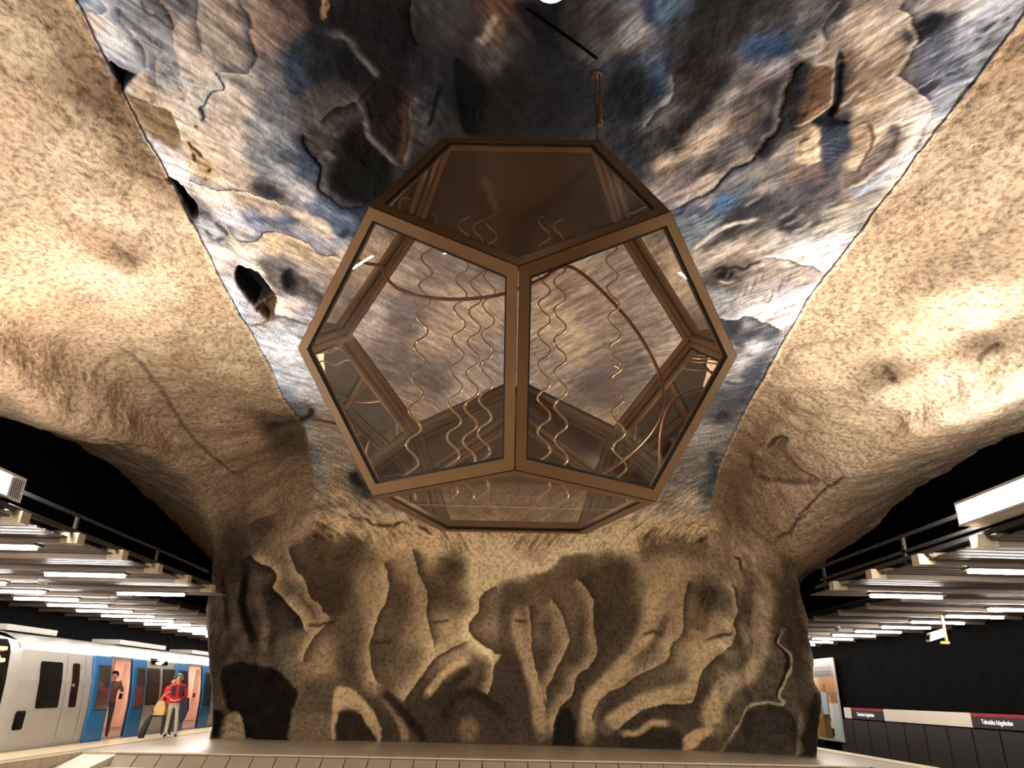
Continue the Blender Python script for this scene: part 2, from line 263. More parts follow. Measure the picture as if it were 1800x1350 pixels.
def wash(samples, rows, cols, gain, soft=12.0):
    """smooth field of paint colours through the samples, with wandering brush edges"""
    r0, r1 = rows; c0, c1 = cols; st = 2
    S = np.array(samples, float); uv = to_uv(S[:, :2]); C = lin(S[:, 2:5])*gain
    k = np.array([px_size(p) for p in uv])
    rr = np.unique(np.r_[np.arange(r0, r1, st), r1-1]); cc = np.unique(np.r_[np.arange(c0, c1, st), c1-1])
    u = UG[np.ix_(rr, cc)]; v = VG[np.ix_(rr, cc)]; P = BASE[np.ix_(rr, cc)]
    wu = fbm(P, 2.2, 4, .6)*.13; wv = fbm(P, 2.2, 4, .6, 41.0)*.13
    far = np.clip((v-v.min())/(v.max()-v.min()+1e-6), 0, 1)
    u = u+wu; v = v+wv*(1+.8*far)
    num = np.zeros(u.shape+(3,)); den = np.zeros(u.shape)
    for p, c, kk in zip(uv, C, k):
        d2 = ((u-p[0])/kk[0])**2+((v-p[1])/kk[1])**2
        w = 1.0/(d2+soft*soft)**2.4
        num += w[..., None]*c; den += w
    f = num/den[..., None]
    # back to the full grid
    ri = np.interp(np.arange(r0, r1), rr, np.arange(len(rr))); ci = np.interp(np.arange(c0, c1), cc, np.arange(len(cc)))
    ra = np.floor(ri).astype(int); rb = np.minimum(ra+1, len(rr)-1); rf = (ri-ra)[:, None, None]
    ca = np.floor(ci).astype(int); cb = np.minimum(ca+1, len(cc)-1); cf = (ci-ca)[None, :, None]
    return (f[ra][:, ca]*(1-cf)+f[ra][:, cb]*cf)*(1-rf)+(f[rb][:, ca]*(1-cf)+f[rb][:, cb]*cf)*rf
R9, R11 = ROWI[9], ROWI[11]; C4, C8 = COLI[4], COLI[8]
PAINT = np.zeros((NV, NU, 3)); DISP = np.zeros((NV, NU))
PAINT[:] = lin((200, 168, 126))*G_SIDE
VMAX = R11+40
_fv = wash(WASH_VAULT, (ROWI[2], VMAX), (C4, C8+1), G_VAULT)
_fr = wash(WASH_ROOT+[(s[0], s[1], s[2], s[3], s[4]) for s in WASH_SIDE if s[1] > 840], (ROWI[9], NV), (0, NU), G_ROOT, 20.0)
_fs = wash(WASH_SIDE, (ROWI[2], VMAX), (0, NU), G_SIDE, 24.0)
PAINT[ROWI[2]:VMAX, :C4] = _fs[:, :C4]; PAINT[ROWI[2]:VMAX, C8:] = _fs[:, C8:]; PAINT[ROWI[2]:VMAX, C4:C8+1] = _fv
PAINT[:ROWI[2], C4:C8+1] = PAINT[ROWI[2], C4:C8+1]
# the root wall's paint takes over below the vault in a ragged band
_ragged = fbm(BASE[ROWI[9]:], 1.3, 4)*26
_t = sstep(R11-22, R11+14, np.arange(ROWI[9], NV)[:, None]+_ragged)
_side = np.clip(np.maximum(C4-np.arange(NU), np.arange(NU)-C8)/30.0, 0, 1)[None, :]
_t2 = sstep(R11-40, R11+45, np.arange(ROWI[9], NV)[:, None]+_ragged)
_tt = (_t*(1-_side)+_t2*_side)[..., None]
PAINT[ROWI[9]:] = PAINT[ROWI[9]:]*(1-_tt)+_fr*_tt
RELIEF = []
def _window(uv, mu, mv):
    c0 = max(int(np.searchsorted(UU, uv[:, 0].min()-mu))-1, 0); c1 = min(int(np.searchsorted(UU, uv[:, 0].max()+mu))+2, NU)
    r0 = max(int(np.searchsorted(VV, uv[:, 1].min()-mv))-1, 0); r1 = min(int(np.searchsorted(VV, uv[:, 1].max()+mv))+2, NV)
    return r0, r1, c0, c1
_wobP = None
def _wobble(r0, r1, c0, c1, amp):
    P = BASE[r0:r1, c0:c1]
    return fbm(P, 3.2, 3, .55, 7.0)*amp, fbm(P, 3.2, 3, .55, 77.0)*amp
def _smooth_pts(P, closed):
    P = np.asarray(P, float); n = len(P); out = []
    m = n if closed else n-1
    for i in range(m):
        a, b, c, d = (P[(i-1) % n], P[i], P[(i+1) % n], P[(i+2) % n]) if closed else (P[max(i-1, 0)], P[i], P[i+1], P[min(i+2, n-1)])
        for k in range(4):
            t = k/4; out.append(.5*((2*b)+(-a+c)*t+(2*a-5*b+4*c-d)*t*t+(-a+3*b-3*c+d)*t**3))
    if not closed: out.append(P[-1])
    return np.array(out)
def _prep(pts, closed, reach, wob):
    """-> window, signed distance in photo-pixel-sized units (nearest segment), side (+1 right of travel)"""
    uv = to_uv(_smooth_pts(pts, closed)); ku, kv = np.mean([px_size(p) for p in uv[::3]], axis=0)
    w = _window(uv, reach*ku, reach*kv); r0, r1, c0, c1 = w
    if r1-r0 < 2 or c1-c0 < 2: return None
    a, b = _wobble(r0, r1, c0, c1, wob)
    X = UG[r0:r1, c0:c1]/ku+a; Y = VG[r0:r1, c0:c1]/kv+b
    Q = uv/np.array([ku, kv]); best = np.full(X.shape, 1e9); side = np.zeros(X.shape); along = np.zeros(X.shape)
    seg = list(zip(Q, np.roll(Q, -1, 0))) if closed else list(zip(Q[:-1], Q[1:]))
    for i, (p, q) in enumerate(seg):
        d = q-p; L = d @ d+1e-9; tt = np.clip(((X-p[0])*d[0]+(Y-p[1])*d[1])/L, 0, 1)
        dx = X-p[0]-tt*d[0]; dy = Y-p[1]-tt*d[1]; dist = np.hypot(dx, dy)
        m = dist < best-1e-9
        best = np.where(m, dist, best); side = np.where(m, np.sign(d[0]*(Y-p[1])-d[1]*(X-p[0])), side); along = np.where(m, (i+tt)/len(seg), along)
    if closed:
        ins = np.zeros(X.shape, bool)
        for p, q in seg:
            cond = (p[1] > Y) != (q[1] > Y)
            xi = (q[0]-p[0])*(Y-p[1])/((q[1]-p[1]) if abs(q[1]-p[1]) > 1e-9 else 1e-9)+p[0]
            ins ^= cond & (X < xi)
        side = np.where(ins, 1.0, -1.0)
    return w, best, side, along
def gain_at(pts, g):
    if g: return g
    y = np.mean([p[1] for p in pts]); x = np.mean([p[0] for p in pts])
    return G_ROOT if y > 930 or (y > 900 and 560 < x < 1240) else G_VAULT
def _blend(w, a, col, g):
    r0, r1, c0, c1 = w; a = np.clip(a, 0, 1)[..., None]
    ci = np.arange(c0, c1); ri = np.arange(r0, r1)
    if g == G_VAULT: a = a*np.where(ri[:, None] < R11-10, (ci[None, :] >= C4) & (ci[None, :] <= C8), True)[..., None]     # vault paint ends at the flanks
    if g == G_SIDE: a = a*((ci < C4) | (ci > C8))[None, :, None]
    PAINT[r0:r1, c0:c1] = PAINT[r0:r1, c0:c1]*(1-a)+lin(col)*g*a
def patch(pts, col, soft=3.0, alpha=1.0, wob=3.0, g=None, relief=0.0):
    p = _prep(pts, True, soft+6, wob)
    if p is None: return
    w, d, s, _ = p; a = sstep(-soft, soft, d*s)
    _blend(w, a*alpha, col, gain_at(pts, g))
    if relief: DISP[w[0]:w[1], w[2]:w[3]] += relief*sstep(-2, 10, d*s)
def stroke(pts, col, width=6.0, soft=4.0, alpha=1.0, wob=3.0, g=None, relief=0.0):
    p = _prep(pts, False, width+soft+6, wob)
    if p is None: return
    w, d, s, t = p; a = 1-sstep(width/2-soft*.5, width/2+soft, d)
    _blend(w, a*alpha*(.35+.65*sstep(0, .1, t)*sstep(0, .1, 1-t)), col, gain_at(pts, g))
    if relief: DISP[w[0]:w[1], w[2]:w[3]] += relief*.6*np.exp(-(d/max(width*.8, 3))**2)
def edge(pts, R=None, L=None, line=None, wob=3.0, g=None, step=0.0):
    """a contour: colour fading away from it on its right (R) and left (L) of the direction of travel; (colour, width[, alpha])"""
    reach = max([q[1] for q in (R, L) if q]+[6])
    p = _prep(pts, False, reach+6, wob)
    if p is None: return
    w, d, s, t = p; g_ = gain_at(pts, g); ends = sstep(0, .07, t)*sstep(0, .07, 1-t)
    for q, sg in ((R, 1), (L, -1)):
        if q:
            a = (1-np.clip(d/q[1], 0, 1))**1.3*(q[2] if len(q) > 2 else .95)*sstep(-.6, .8, s*sg*d)*ends
            _blend(w, a, q[0], g_)
    if line: _blend(w, (1-sstep(line[1]*.4, line[1]*.4+1.2, d))*.9*ends, line[0], g_)
    if step: DISP[w[0]:w[1], w[2]:w[3]] += .7*step*np.tanh(s*d/3.5)*np.exp(-d/(reach*.8))*ends
# ---- vault, left
edge([(120,20),(142,25),(167,30),(183,27),(187,20),(180,10),(173,2)], L=((118,134,158),15), R=((230,217,202),12), step=.012)
edge([(207,30),(220,50),(238,70),(250,87),(257,107),(255,120)], R=((138,140,157),20), L=((230,230,233),8), step=.015)
edge([(200,13),(217,27),(233,40),(250,55),(267,70),(280,82),(285,92),(277,97)], R=((132,132,143),19), L=((190,190,194),8), step=.015)
edge([(277,97),(275,110),(273,130),(276,150)], R=((150,148,152),16), L=((225,212,196),9))
edge([(275,0),(287,13),(297,30),(307,48),(303,57)], R=((92,90,95),30), L=((228,212,194),10), step=.02)
stroke([(248,0),(252,15),(262,28),(275,30),(290,45)], (70,68,74), 4, 4, .8)
edge([(303,57),(305,80),(310,100),(315,120),(317,133)], R=((158,156,157),24), L=((230,212,190),12))
edge([(347,0),(348,20),(345,40),(348,63),(352,80),(357,93)], R=((132,127,126),28), L=((218,202,184),10), step=.012)
edge([(420,0),(424,12),(437,27),(442,45),(439,57),(445,75),(450,93),(448,107),(440,117),(435,127),(413,129),(393,127),(375,123)], R=((88,92,107),24), L=((212,190,172),9), step=.02)
edge([(375,123),(383,133),(392,150),(391,158),(373,163),(362,177),(360,185),(352,188),(358,198),(357,213)], R=((206,216,222),15), L=((236,219,199),14), line=((58,64,76),3), step=.012)
stroke([(350,186),(356,197),(357,212)], (60,66,80), 6, 4, .8)
for p in ((300,126),(316,157),(320,172),(345,155),(337,140),(298,118)): stroke([(p[0]-4,p[1]-3),(p[0]+5,p[1]+3)], (120,108,112), 3, 2, .8)
patch([(192,107),(216,120),(240,130),(231,141),(223,150),(215,165),(208,158),(200,133)], (32,32,38), 2, 1, 1, relief=-.10)
patch([(240,132),(250,122),(258,127),(268,142),(277,155),(268,180),(245,170),(222,160)], (224,200,167), 2, .9, relief=.02)
for k in range(4): stroke([(255+k*4,158+k*5),(270+k*2,166+k*4)], (150,130,110), 2, 2, .6)
patch([(222,166),(245,173),(267,182),(297,192),(307,210),(315,228),(318,250),(310,262),(290,255),(275,240),(258,215),(235,190)], (146,118,78), 9, .95)
edge([(267,182),(297,192),(307,210),(315,228),(319,250)], L=((236,216,184),12), R=((136,106,68),14), step=-.012)
stroke([(225,205),(238,222),(256,238),(280,262)], (212,206,210), 12, 10, .8)
stroke([(222,163),(240,170),(262,180)], (92,72,56), 4, 3, .8)
patch([(330,247),(347,262),(353,275),(367,287),(380,313),(363,317),(350,300),(340,283)], (188,150,98), 4, .9)
for s in ([(332,248),(335,259),(348,268),(354,278)], [(340,272),(342,285)], [(359,316),(364,318)], [(343,219),(347,222)], [(370,300),(366,306)]): stroke(s, (58,40,26), 5, 2, .95, 1)
stroke([(262,270),(285,290),(310,303),(342,318)], (228,220,218), 12, 8, .85)
edge([(330,318),(342,323),(367,333),(388,338),(413,337),(442,343),(467,353),(487,357),(505,365)], L=((136,134,138),15), R=((238,216,182),13), line=((52,46,44),2), step=-.015)
patch([(437,335),(450,322),(470,325),(490,335),(500,350),(480,355),(455,347)], (50,52,57), 9, .8)
patch([(290,315),(303,318),(317,327),(333,347),(347,363),(352,387),(342,388),(330,372),(317,350),(307,333)], (15,14,14), 1.5, 1, 1, relief=-.16)  # black painted in for the shade of this gap
stroke([(255,310),(275,315),(292,318)], (60,46,34), 3, 2, .8, g=G_SIDE)
edge([(398,392),(405,408),(418,420),(437,425),(453,423),(462,413),(473,410),(497,413),(522,420),(542,430),(563,445),(580,448),(602,447)], L=((126,129,143),30), R=((220,190,144),17), line=((56,54,58),2.5), step=-.02)
stroke([(430,393),(455,386),(480,392),(510,388),(530,398)], (98,104,120), 7, 6, .7)
patch([(513,375),(538,377),(568,390),(583,407),(593,420),(563,418),(538,397)], (219,196,169), 3, .95, relief=.015)
patch([(530,356),(563,365),(597,375),(630,383),(613,417),(595,418),(585,405),(572,390),(545,376)], (96,108,130), 5, .9)
stroke([(545,362),(575,368),(600,380),(618,388)], (150,160,178), 4, 4, .6)
stroke([(600,418),(610,405)], (40,44,56), 8, 6, .8)
patch([(350,372),(360,380),(378,392),(398,405),(405,418),(385,432),(365,425),(352,405),(343,388)], (165,162,160), 5, .85)
for s in ([(352,372),(345,388)], [(378,392),(388,402),(402,415)], [(362,408),(372,420)], [(380,425),(392,418)]): stroke(s, (70,60,56), 6, 4, .85)
stroke([(423,428),(440,453),(455,473),(472,496),(488,521),(502,542)], (240,220,196), 9, 4, .95, relief=.02)
patch([(418,465),(433,470),(453,478),(472,500),(486,522),(480,527),(450,540),(440,533),(423,510),(413,487)], (18,18,19), 1.5, 1, 1, relief=-.2)  # hollow blackened in colour to deepen its shade
patch([(486,522),(484,545),(482,562),(470,563),(458,552),(448,542),(465,533)], (92,66,34), 2, 1, 1, relief=-.12)
patch([(497,480),(510,472),(520,490),(521,508),(508,514),(497,503)], (30,29,31), 9, .95, relief=-.05)
stroke([(455,455),(470,475),(480,500),(490,515)], (105,94,92), 9, 8, .7)
stroke([(530,490),(545,505),(560,515),(570,525)], (80,70,64), 9, 8, .7)
stroke([(402,500),(412,530),(424,550)], (222,222,224), 9, 6, .9)
stroke([(417,548),(421,560)], (52,66,84), 6, 3, .9)
stroke([(438,573),(463,570),(480,562),(497,557),(520,564),(547,572)], (96,88,82), 4, 3, .85)
stroke([(519,735),(531,739),(546,730),(546,716)], (52,57,62), 8, 5, .95)
stroke([(546,738),(565,742),(595,745)], (104,78,54), 4, 3, .9)
patch([(612,836),(625,828),(632,838),(640,850),(636,858),(622,852)], (56,52,50), 7, .9)
# ---- vault, centre
edge([(533,227),(535,247),(547,267),(557,280),(565,293),(560,317),(560,333),(580,350),(600,363),(630,364),(642,360)], R=((58,71,91),22), L=((98,90,82),26), line=((20,22,27),3), step=.025)
patch([(590,262),(612,240),(640,225),(672,262),(690,280),(685,330),(650,358),(610,357),(580,340),(575,310)], (21,19,19), 14, .95)
stroke([(570,225),(590,235),(605,225)], (120,108,100), 8, 8, .5)
stroke([(574,262),(582,272),(588,278)], (128,112,102), 8, 6, .7)
patch([(530,170),(560,152),(600,165),(628,170),(610,185),(585,192),(560,205),(540,190)], (104,95,90), 10, .7)
edge([(632,176),(610,186),(585,192),(560,212)], L=((20,20,22),22), R=((108,98,92),16))
stroke([(580,56),(605,62),(622,80),(637,102),(652,121),(664,136)], (118,110,104), 9, 8, .85, relief=.03)
stroke([(640,108),(652,121),(663,134)], (140,134,128), 5, 3, .8)
stroke([(663,136),(655,152),(632,174)], (10,10,11), 4, 3, .95)
stroke([(631,177),(641,192),(646,208),(645,217),(650,238),(668,257),(682,268),(700,282)], (128,118,110), 8, 5, .9, relief=.03)
patch([(640,196),(655,165),(690,150),(715,175),(712,215),(700,270),(675,250),(655,225)], (32,27,24), 9, .85)
edge([(722,0),(722,20),(723,40),(726,63),(735,84)], R=((27,26,29),34), L=((100,98,100),10), step=.02)
edge([(730,168),(722,180),(718,195),(720,225),(716,255),(706,288)], R=((112,72,44),20), L=((134,126,122),12), step=.015)
patch([(798,107),(823,120),(843,140),(860,163),(857,183),(843,205),(842,232),(815,232),(810,200),(803,167),(800,142)], (15,15,16), 4, .95, relief=-.03)
stroke([(773,160),(764,178),(760,205),(752,222)], (24,24,26), 6, 5, .9)
stroke([(757,165),(752,190)], (40,42,60), 5, 4, .6)
stroke([(742,15),(748,25)], (110,108,106), 8, 6, .6); stroke([(775,10),(772,30),(778,45)], (100,98,92), 8, 6, .6)
stroke([(874,28),(864,42),(858,57),(853,70),(840,76)], (172,152,128), 10, 7, .9)
stroke([(838,88),(852,90),(866,91)], (112,98,94), 7, 5, .8)
patch([(858,0),(895,0),(888,25),(872,28)], (128,92,62), 8, .7)
patch([(905,0),(985,0),(975,45),(940,62),(915,30)], (27,27,31), 10, .85)
stroke([(1030,30),(1050,25),(1060,38)], (80,72,70), 10, 8, .6)
# ---- vault, right
stroke([(1123,0),(1122,20),(1118,43),(1118,63),(1107,74),(1092,82)], (158,152,147), 16, 12, .85)
stroke([(1135,0),(1138,25),(1145,42)], (58,66,112), 12, 9, .7)
stroke([(1165,0),(1176,15),(1168,32)], (105,138,162), 12, 9, .75)
edge([(1177,125),(1183,142),(1185,157),(1174,177),(1157,191),(1143,208),(1132,225)], R=((128,131,138),12), L=((38,30,26),24), step=.02)
patch([(1168,168),(1183,160),(1182,172),(1172,186),(1162,184)], (158,156,152), 4, .85)
stroke([(1152,100),(1160,115),(1158,130)], (96,120,140), 8, 6, .7)
patch([(1085,128),(1130,120),(1150,150),(1140,190),(1100,200),(1080,170)], (40,42,47), 14, .7)
stroke([(1302,158),(1282,180),(1262,200),(1230,224),(1205,238)], (190,175,160), 11, 9, .85)
stroke([(1330,140),(1310,165),(1290,190),(1262,216)], (140,124,118), 12, 10, .6)
stroke([(1240,192),(1225,205),(1200,235)], (36,30,30), 12, 10, .7)
stroke([(1275,225),(1245,245),(1215,262),(1170,282),(1140,295)], (206,178,148), 12, 10, .8)
stroke([(1330,215),(1300,238),(1270,262),(1235,285)], (96,88,88), 12, 10, .6)
stroke([(1260,275),(1235,300),(1212,318)], (60,52,50), 10, 9, .7)
stroke([(1310,90),(1340,80),(1370,72)], (72,94,132), 12, 10, .6); stroke([(1320,90),(1350,95),(1378,96)], (46,72,112), 9, 8, .7)
for k in range(5): stroke([(1452-k*11,3+k*5),(1438-k*10,22+k*6)], (150,148,148), 2.5, 2, .7)
edge([(1480,0),(1468,16),(1455,35),(1446,50),(1450,67),(1453,74)], R=((120,116,114),10), L=((38,39,46),14))
patch([(1425,63),(1438,50),(1447,60),(1450,73),(1472,87),(1472,107),(1467,127),(1460,120),(1442,115),(1427,112),(1400,93),(1413,80)], (172,162,150), 2.5, .9, relief=.03)
patch([(1450,76),(1471,88),(1471,106),(1466,124),(1450,112),(1440,100)], (176,154,128), 5, .8)
edge([(1424,114),(1407,111),(1393,127),(1392,142),(1382,160),(1377,183),(1368,205),(1370,215),(1362,235),(1347,245),(1340,260),(1322,283)], L=((20,22,28),28), R=((150,140,133),15), step=-.03)
edge([(1330,276),(1322,284),(1300,294),(1285,300),(1262,322),(1240,342),(1222,348),(1183,367)], L=((66,82,108),19), R=((212,192,172),16), line=((40,48,62),2.5), step=-.025)
patch([(1427,127),(1467,127),(1463,167),(1460,188),(1443,198),(1420,215),(1403,215),(1417,192),(1427,158)], (138,98,66), 8, .9, relief=.02)
stroke([(1468,118),(1465,145),(1463,172),(1459,188),(1443,200),(1420,215),(1398,222)], (212,182,142), 3.5, 2.5, .9)
patch([(1473,90),(1482,100),(1485,117),(1480,150),(1482,167),(1475,192),(1467,208),(1492,213),(1490,219),(1450,223),(1425,217),(1445,201),(1460,189),(1464,175),(1467,142),(1468,117)], (20,28,40), 3, .98, 2, relief=-.05)
patch([(1440,222),(1465,218),(1492,224),(1495,242),(1490,262),(1470,282),(1456,302),(1443,290),(1440,260)], (54,65,80), 8, .9)
for k in range(6): stroke([(1441,246+k*7),(1462,243+k*8),(1486,248+k*7)], (108,116,124), 2, 2, .5)
patch([(1428,223),(1443,233),(1438,247),(1440,267),(1438,284),(1405,288),(1398,270),(1400,253),(1412,238)], (219,189,149), 3, .95, relief=.02)
stroke([(1403,250),(1412,245),(1422,238)], (92,68,46), 3, 2, .8)
stroke([(1490,100),(1496,130),(1492,165),(1482,195)], (120,96,70), 14, 12, .6)
for k in range(16):
    x = 1500+(k*37) % 85; y = 20+(k*53) % 150; stroke([(x,y),(x-14,y+16),(x-30,y+28)], ((178,148,116) if k % 2 else (240,220,196)), 4, 4, .55)
edge([(1596,0),(1580,18),(1593,25),(1603,37),(1602,48),(1613,62),(1615,75),(1603,93),(1593,113),(1575,133)], L=((62,64,75),16), R=((238,214,184),13), step=-.02)
edge([(1575,133),(1593,142),(1607,150),(1617,163),(1637,177)], L=((50,52,65),20), R=((240,216,184),12), step=-.02)
edge([(1634,174),(1639,188),(1637,203),(1627,223),(1613,253),(1603,267),(1580,278),(1563,288),(1533,308),(1517,323),(1500,330),(1483,340)], L=((178,184,193),12), R=((244,226,203),18), step=-.02)
patch([(1605,52),(1625,35),(1645,22),(1662,33),(1650,50),(1630,65),(1615,76)], (25,25,31), 7, .95)
for s, wd in (([(1728,57),(1742,47),(1754,39)], 7), ([(1712,72),(1727,66)], 4), ([(1690,48),(1701,39)], 5), ([(1760,40),(1775,32)], 4), ([(1615,148),(1640,143),(1655,138)], 4), ([(1660,132),(1680,126),(1695,118)], 5), ([(1700,150),(1715,140)], 4)): stroke(s, (44,44,52), wd, 4, .85)
for k in range(18):
    x = 1612+(k*41) % 110; y = 60+(k*29) % 100; stroke([(x+14,y-10),(x,y),(x-16,y+11)], ((176,180,192) if k % 2 else (82,86,100)), 2.5, 2.5, .6)
stroke([(1742,0),(1722,18),(1700,38),(1680,55)], (222,220,216), 9, 7, .8)
stroke([(1790,5),(1765,30),(1735,60),(1705,95)], (186,188,194), 6, 6, .6)
patch([(1567,217),(1583,220),(1578,247),(1568,267),(1533,300),(1513,317),(1480,332),(1477,302),(1510,297),(1517,283),(1533,258),(1543,243),(1557,230)], (126,106,93), 5, .9, relief=-.02)
stroke([(1527,213),(1533,230),(1535,240),(1528,262),(1515,285),(1505,302)], (104,74,47), 5, 3, .9)
stroke([(1570,222),(1575,240)], (78,70,84), 9, 7, .7)
stroke([(1483,342),(1495,350),(1487,362),(1480,372)], (176,150,120), 10, 6, .7)
stroke([(1500,345),(1520,332),(1545,315),(1570,298)], (172,180,194), 9, 7, .8)
patch([(1258,345),(1270,335),(1285,345),(1288,360),(1275,370),(1262,362)], (84,122,162), 7, .7)
for k in range(26):
    x = 1210+(k*59) % 260; y = 345+(k*37) % 80; stroke([(x+15,y-11),(x,y),(x-17,y+9)], ((48,46,48) if k % 3 else (172,160,150)), 4, 4, .55)
stroke([(1219,441),(1242,418),(1269,405),(1304,394),(1330,386)], (212,196,178), 6, 4, .85)
stroke([(1235,440),(1255,428),(1290,412),(1330,402)], (62,56,52), 10, 9, .7)
stroke([(1251,479),(1265,471),(1280,473),(1294,470),(1308,475),(1322,464),(1342,456)], (40,34,30), 5, 3, .9)
stroke([(1260,484),(1278,482),(1290,486)], (33,28,25), 10, 5, .95, relief=-.03)
stroke([(1262,492),(1280,493),(1292,491)], (170,158,145), 3, 2, .8)
edge([(1340,453),(1358,452),(1376,455),(1402,464),(1429,471),(1448,484)], L=((236,226,212),12), R=((140,122,106),16), line=((92,82,74),2), step=-.015)
edge([(1262,557),(1290,562),(1312,557),(1340,565),(1378,581)], L=((228,216,202),12), R=((58,58,63),30), step=-.03)
for k in range(14):
    x = 1285+(k*31) % 110; y = 480+(k*23) % 50; stroke([(x,y-8),(x-8,y+8)], (104,90,80), 3, 3, .6)
stroke([(1350,618),(1338,640),(1325,662),(1312,690),(1300,715)], (84,88,96), 12, 9, .7)
stroke([(1275,668),(1295,672)], (70,58,50), 4, 3, .7)
stroke([(1262,738),(1270,728),(1278,735)], (58,62,72), 8, 6, .8)
stroke([(1252,790),(1256,830),(1246,868)], (104,108,114), 10, 8, .8)
stroke([(571,0),(572,10),(567,22),(566,30)], (206,165,105), 9, 3, .95, 5)
stroke([(572,4),(573,14)], (60,40,22), 4, 2, .9)
# ---- flanks
for k in range(70):
    x = 118+(k*67) % 120; y = -10+((k*97) % 300); x += y*.36
    if x < 135+y*.5: stroke([(x-8,y-6),(x+8,y+8)], (92,66,42), 4, 4, .6, g=G_SIDE)
stroke([(196,425),(212,436),(226,446),(242,455)], (96,70,44), 13, 10, .8, g=G_SIDE, relief=-.05)
stroke([(286,320),(305,340),(318,362)], (128,98,66), 12, 10, .7, g=G_SIDE)
stroke([(218,620),(262,660),(300,712),(330,760),(370,800),(430,845)], (92,66,44), 5, 5, .7, g=G_SIDE, relief=-.05)
stroke([(180,768),(230,780),(280,788)], (80,58,40), 4, 3, .7, g=G_SIDE)
patch([(470,748),(485,738),(496,748),(490,764),(476,762)], (82,62,46), 8, .9, g=G_SIDE, relief=-.06)
patch([(1309,797),(1348,797),(1359,779),(1377,762),(1389,768),(1383,791),(1407,821),(1436,845),(1431,852),(1365,846),(1333,839),(1315,818)], (166,134,98), 2, .9, 1, g=G_SIDE, relief=-.10)
stroke([(1357,784),(1363,771),(1377,763),(1389,769)], (72,50,38), 7, 3, .9, g=G_SIDE, relief=-.05)
stroke([(1316,800),(1322,825),(1336,838),(1380,847),(1432,853)], (104,76,52), 4, 3, .8, g=G_SIDE)
stroke([(1375,640),(1400,612),(1440,605),(1480,606)], (120,94,66), 4, 4, .6, g=G_SIDE)
stroke([(1555,650),(1568,662),(1562,672)], (84,62,46), 9, 6, .9, g=G_SIDE, relief=-.05)
stroke([(1712,642),(1735,618),(1755,610)], (70,50,32), 7, 5, .9, g=G_SIDE, relief=-.06)
stroke([(1405,905),(1420,890),(1440,870),(1470,850),(1480,838)], (76,54,38), 4, 3, .85, g=G_SIDE, relief=-.06)
stroke([(1360,950),(1385,935),(1400,915),(1418,905)], (76,54,38), 4, 3, .85, g=G_ROOT, relief=-.06)
for k in range(60):
    x = 1420+(k*83) % 380; y = 180+(k*71) % 520
    if x > 1800-(y-40)*.62+40: stroke([(x-8,y+5),(x+9,y-5)], (138,108,76), 5, 5, .5, g=G_SIDE)
# ---- root wall
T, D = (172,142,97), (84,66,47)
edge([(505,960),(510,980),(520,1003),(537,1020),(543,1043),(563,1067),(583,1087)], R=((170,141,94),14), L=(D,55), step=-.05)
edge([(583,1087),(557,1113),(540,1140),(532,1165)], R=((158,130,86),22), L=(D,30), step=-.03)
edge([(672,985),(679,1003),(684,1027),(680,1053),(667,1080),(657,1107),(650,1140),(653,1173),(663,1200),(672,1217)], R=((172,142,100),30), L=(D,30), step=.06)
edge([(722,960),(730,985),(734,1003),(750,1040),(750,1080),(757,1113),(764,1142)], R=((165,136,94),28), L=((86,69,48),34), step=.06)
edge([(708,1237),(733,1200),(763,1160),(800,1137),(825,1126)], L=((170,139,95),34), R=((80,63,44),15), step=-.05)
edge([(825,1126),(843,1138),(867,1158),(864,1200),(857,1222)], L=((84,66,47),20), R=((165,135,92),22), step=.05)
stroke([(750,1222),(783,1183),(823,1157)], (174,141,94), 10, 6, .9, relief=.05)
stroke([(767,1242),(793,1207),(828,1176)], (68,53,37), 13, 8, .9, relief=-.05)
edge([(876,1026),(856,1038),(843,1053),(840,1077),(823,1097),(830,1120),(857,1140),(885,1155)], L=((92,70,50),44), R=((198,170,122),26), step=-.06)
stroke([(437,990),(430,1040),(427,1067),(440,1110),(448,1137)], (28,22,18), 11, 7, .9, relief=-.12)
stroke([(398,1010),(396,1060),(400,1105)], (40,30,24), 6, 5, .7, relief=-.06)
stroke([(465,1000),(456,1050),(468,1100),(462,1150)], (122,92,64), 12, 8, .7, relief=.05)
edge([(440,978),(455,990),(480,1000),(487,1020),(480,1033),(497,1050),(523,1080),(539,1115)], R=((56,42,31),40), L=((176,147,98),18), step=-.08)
patch([(393,1177),(437,1167),(483,1177),(510,1200),(523,1220),(513,1253),(513,1300),(430,1300),(427,1260),(397,1243)], (42,31,24), 3, .95, relief=.05)
patch([(390,1300),(400,1263),(420,1250),(430,1300)], (156,127,88), 3, .95)
patch([(352,1300),(368,1253),(393,1253),(387,1300)], (38,30,25), 3, .95)
patch([(513,1262),(540,1252),(583,1258),(585,1300),(513,1300)], (120,97,72), 4, .9)
patch([(587,1217),(610,1207),(637,1227),(657,1253),(670,1283),(663,1305),(627,1250),(597,1250),(590,1295),(583,1295)], (164,133,86), 3, .95, relief=.05)
patch([(597,1256),(625,1254),(650,1280),(658,1304),(594,1304)], (64,50,37), 4, .9, relief=-.04)
stroke([(660,1200),(683,1233),(703,1267),(714,1304)], (136,107,73), 12, 6, .9, relief=.06)
stroke([(672,1213),(703,1247),(733,1283),(745,1305)], (55,42,31), 13, 7, .9, relief=-.06)
stroke([(780,1270),(793,1233),(827,1217),(863,1237),(890,1262)], (62,48,34), 14, 7, .85, relief=-.05)
patch([(808,1280),(815,1263),(832,1262),(840,1280),(832,1300),(815,1300)], (140,110,72), 9, .6, relief=.04)
stroke([(905,1070),(910,1113),(930,1173),(943,1220),(950,1295)], (156,125,84), 16, 9, .85, relief=.06)
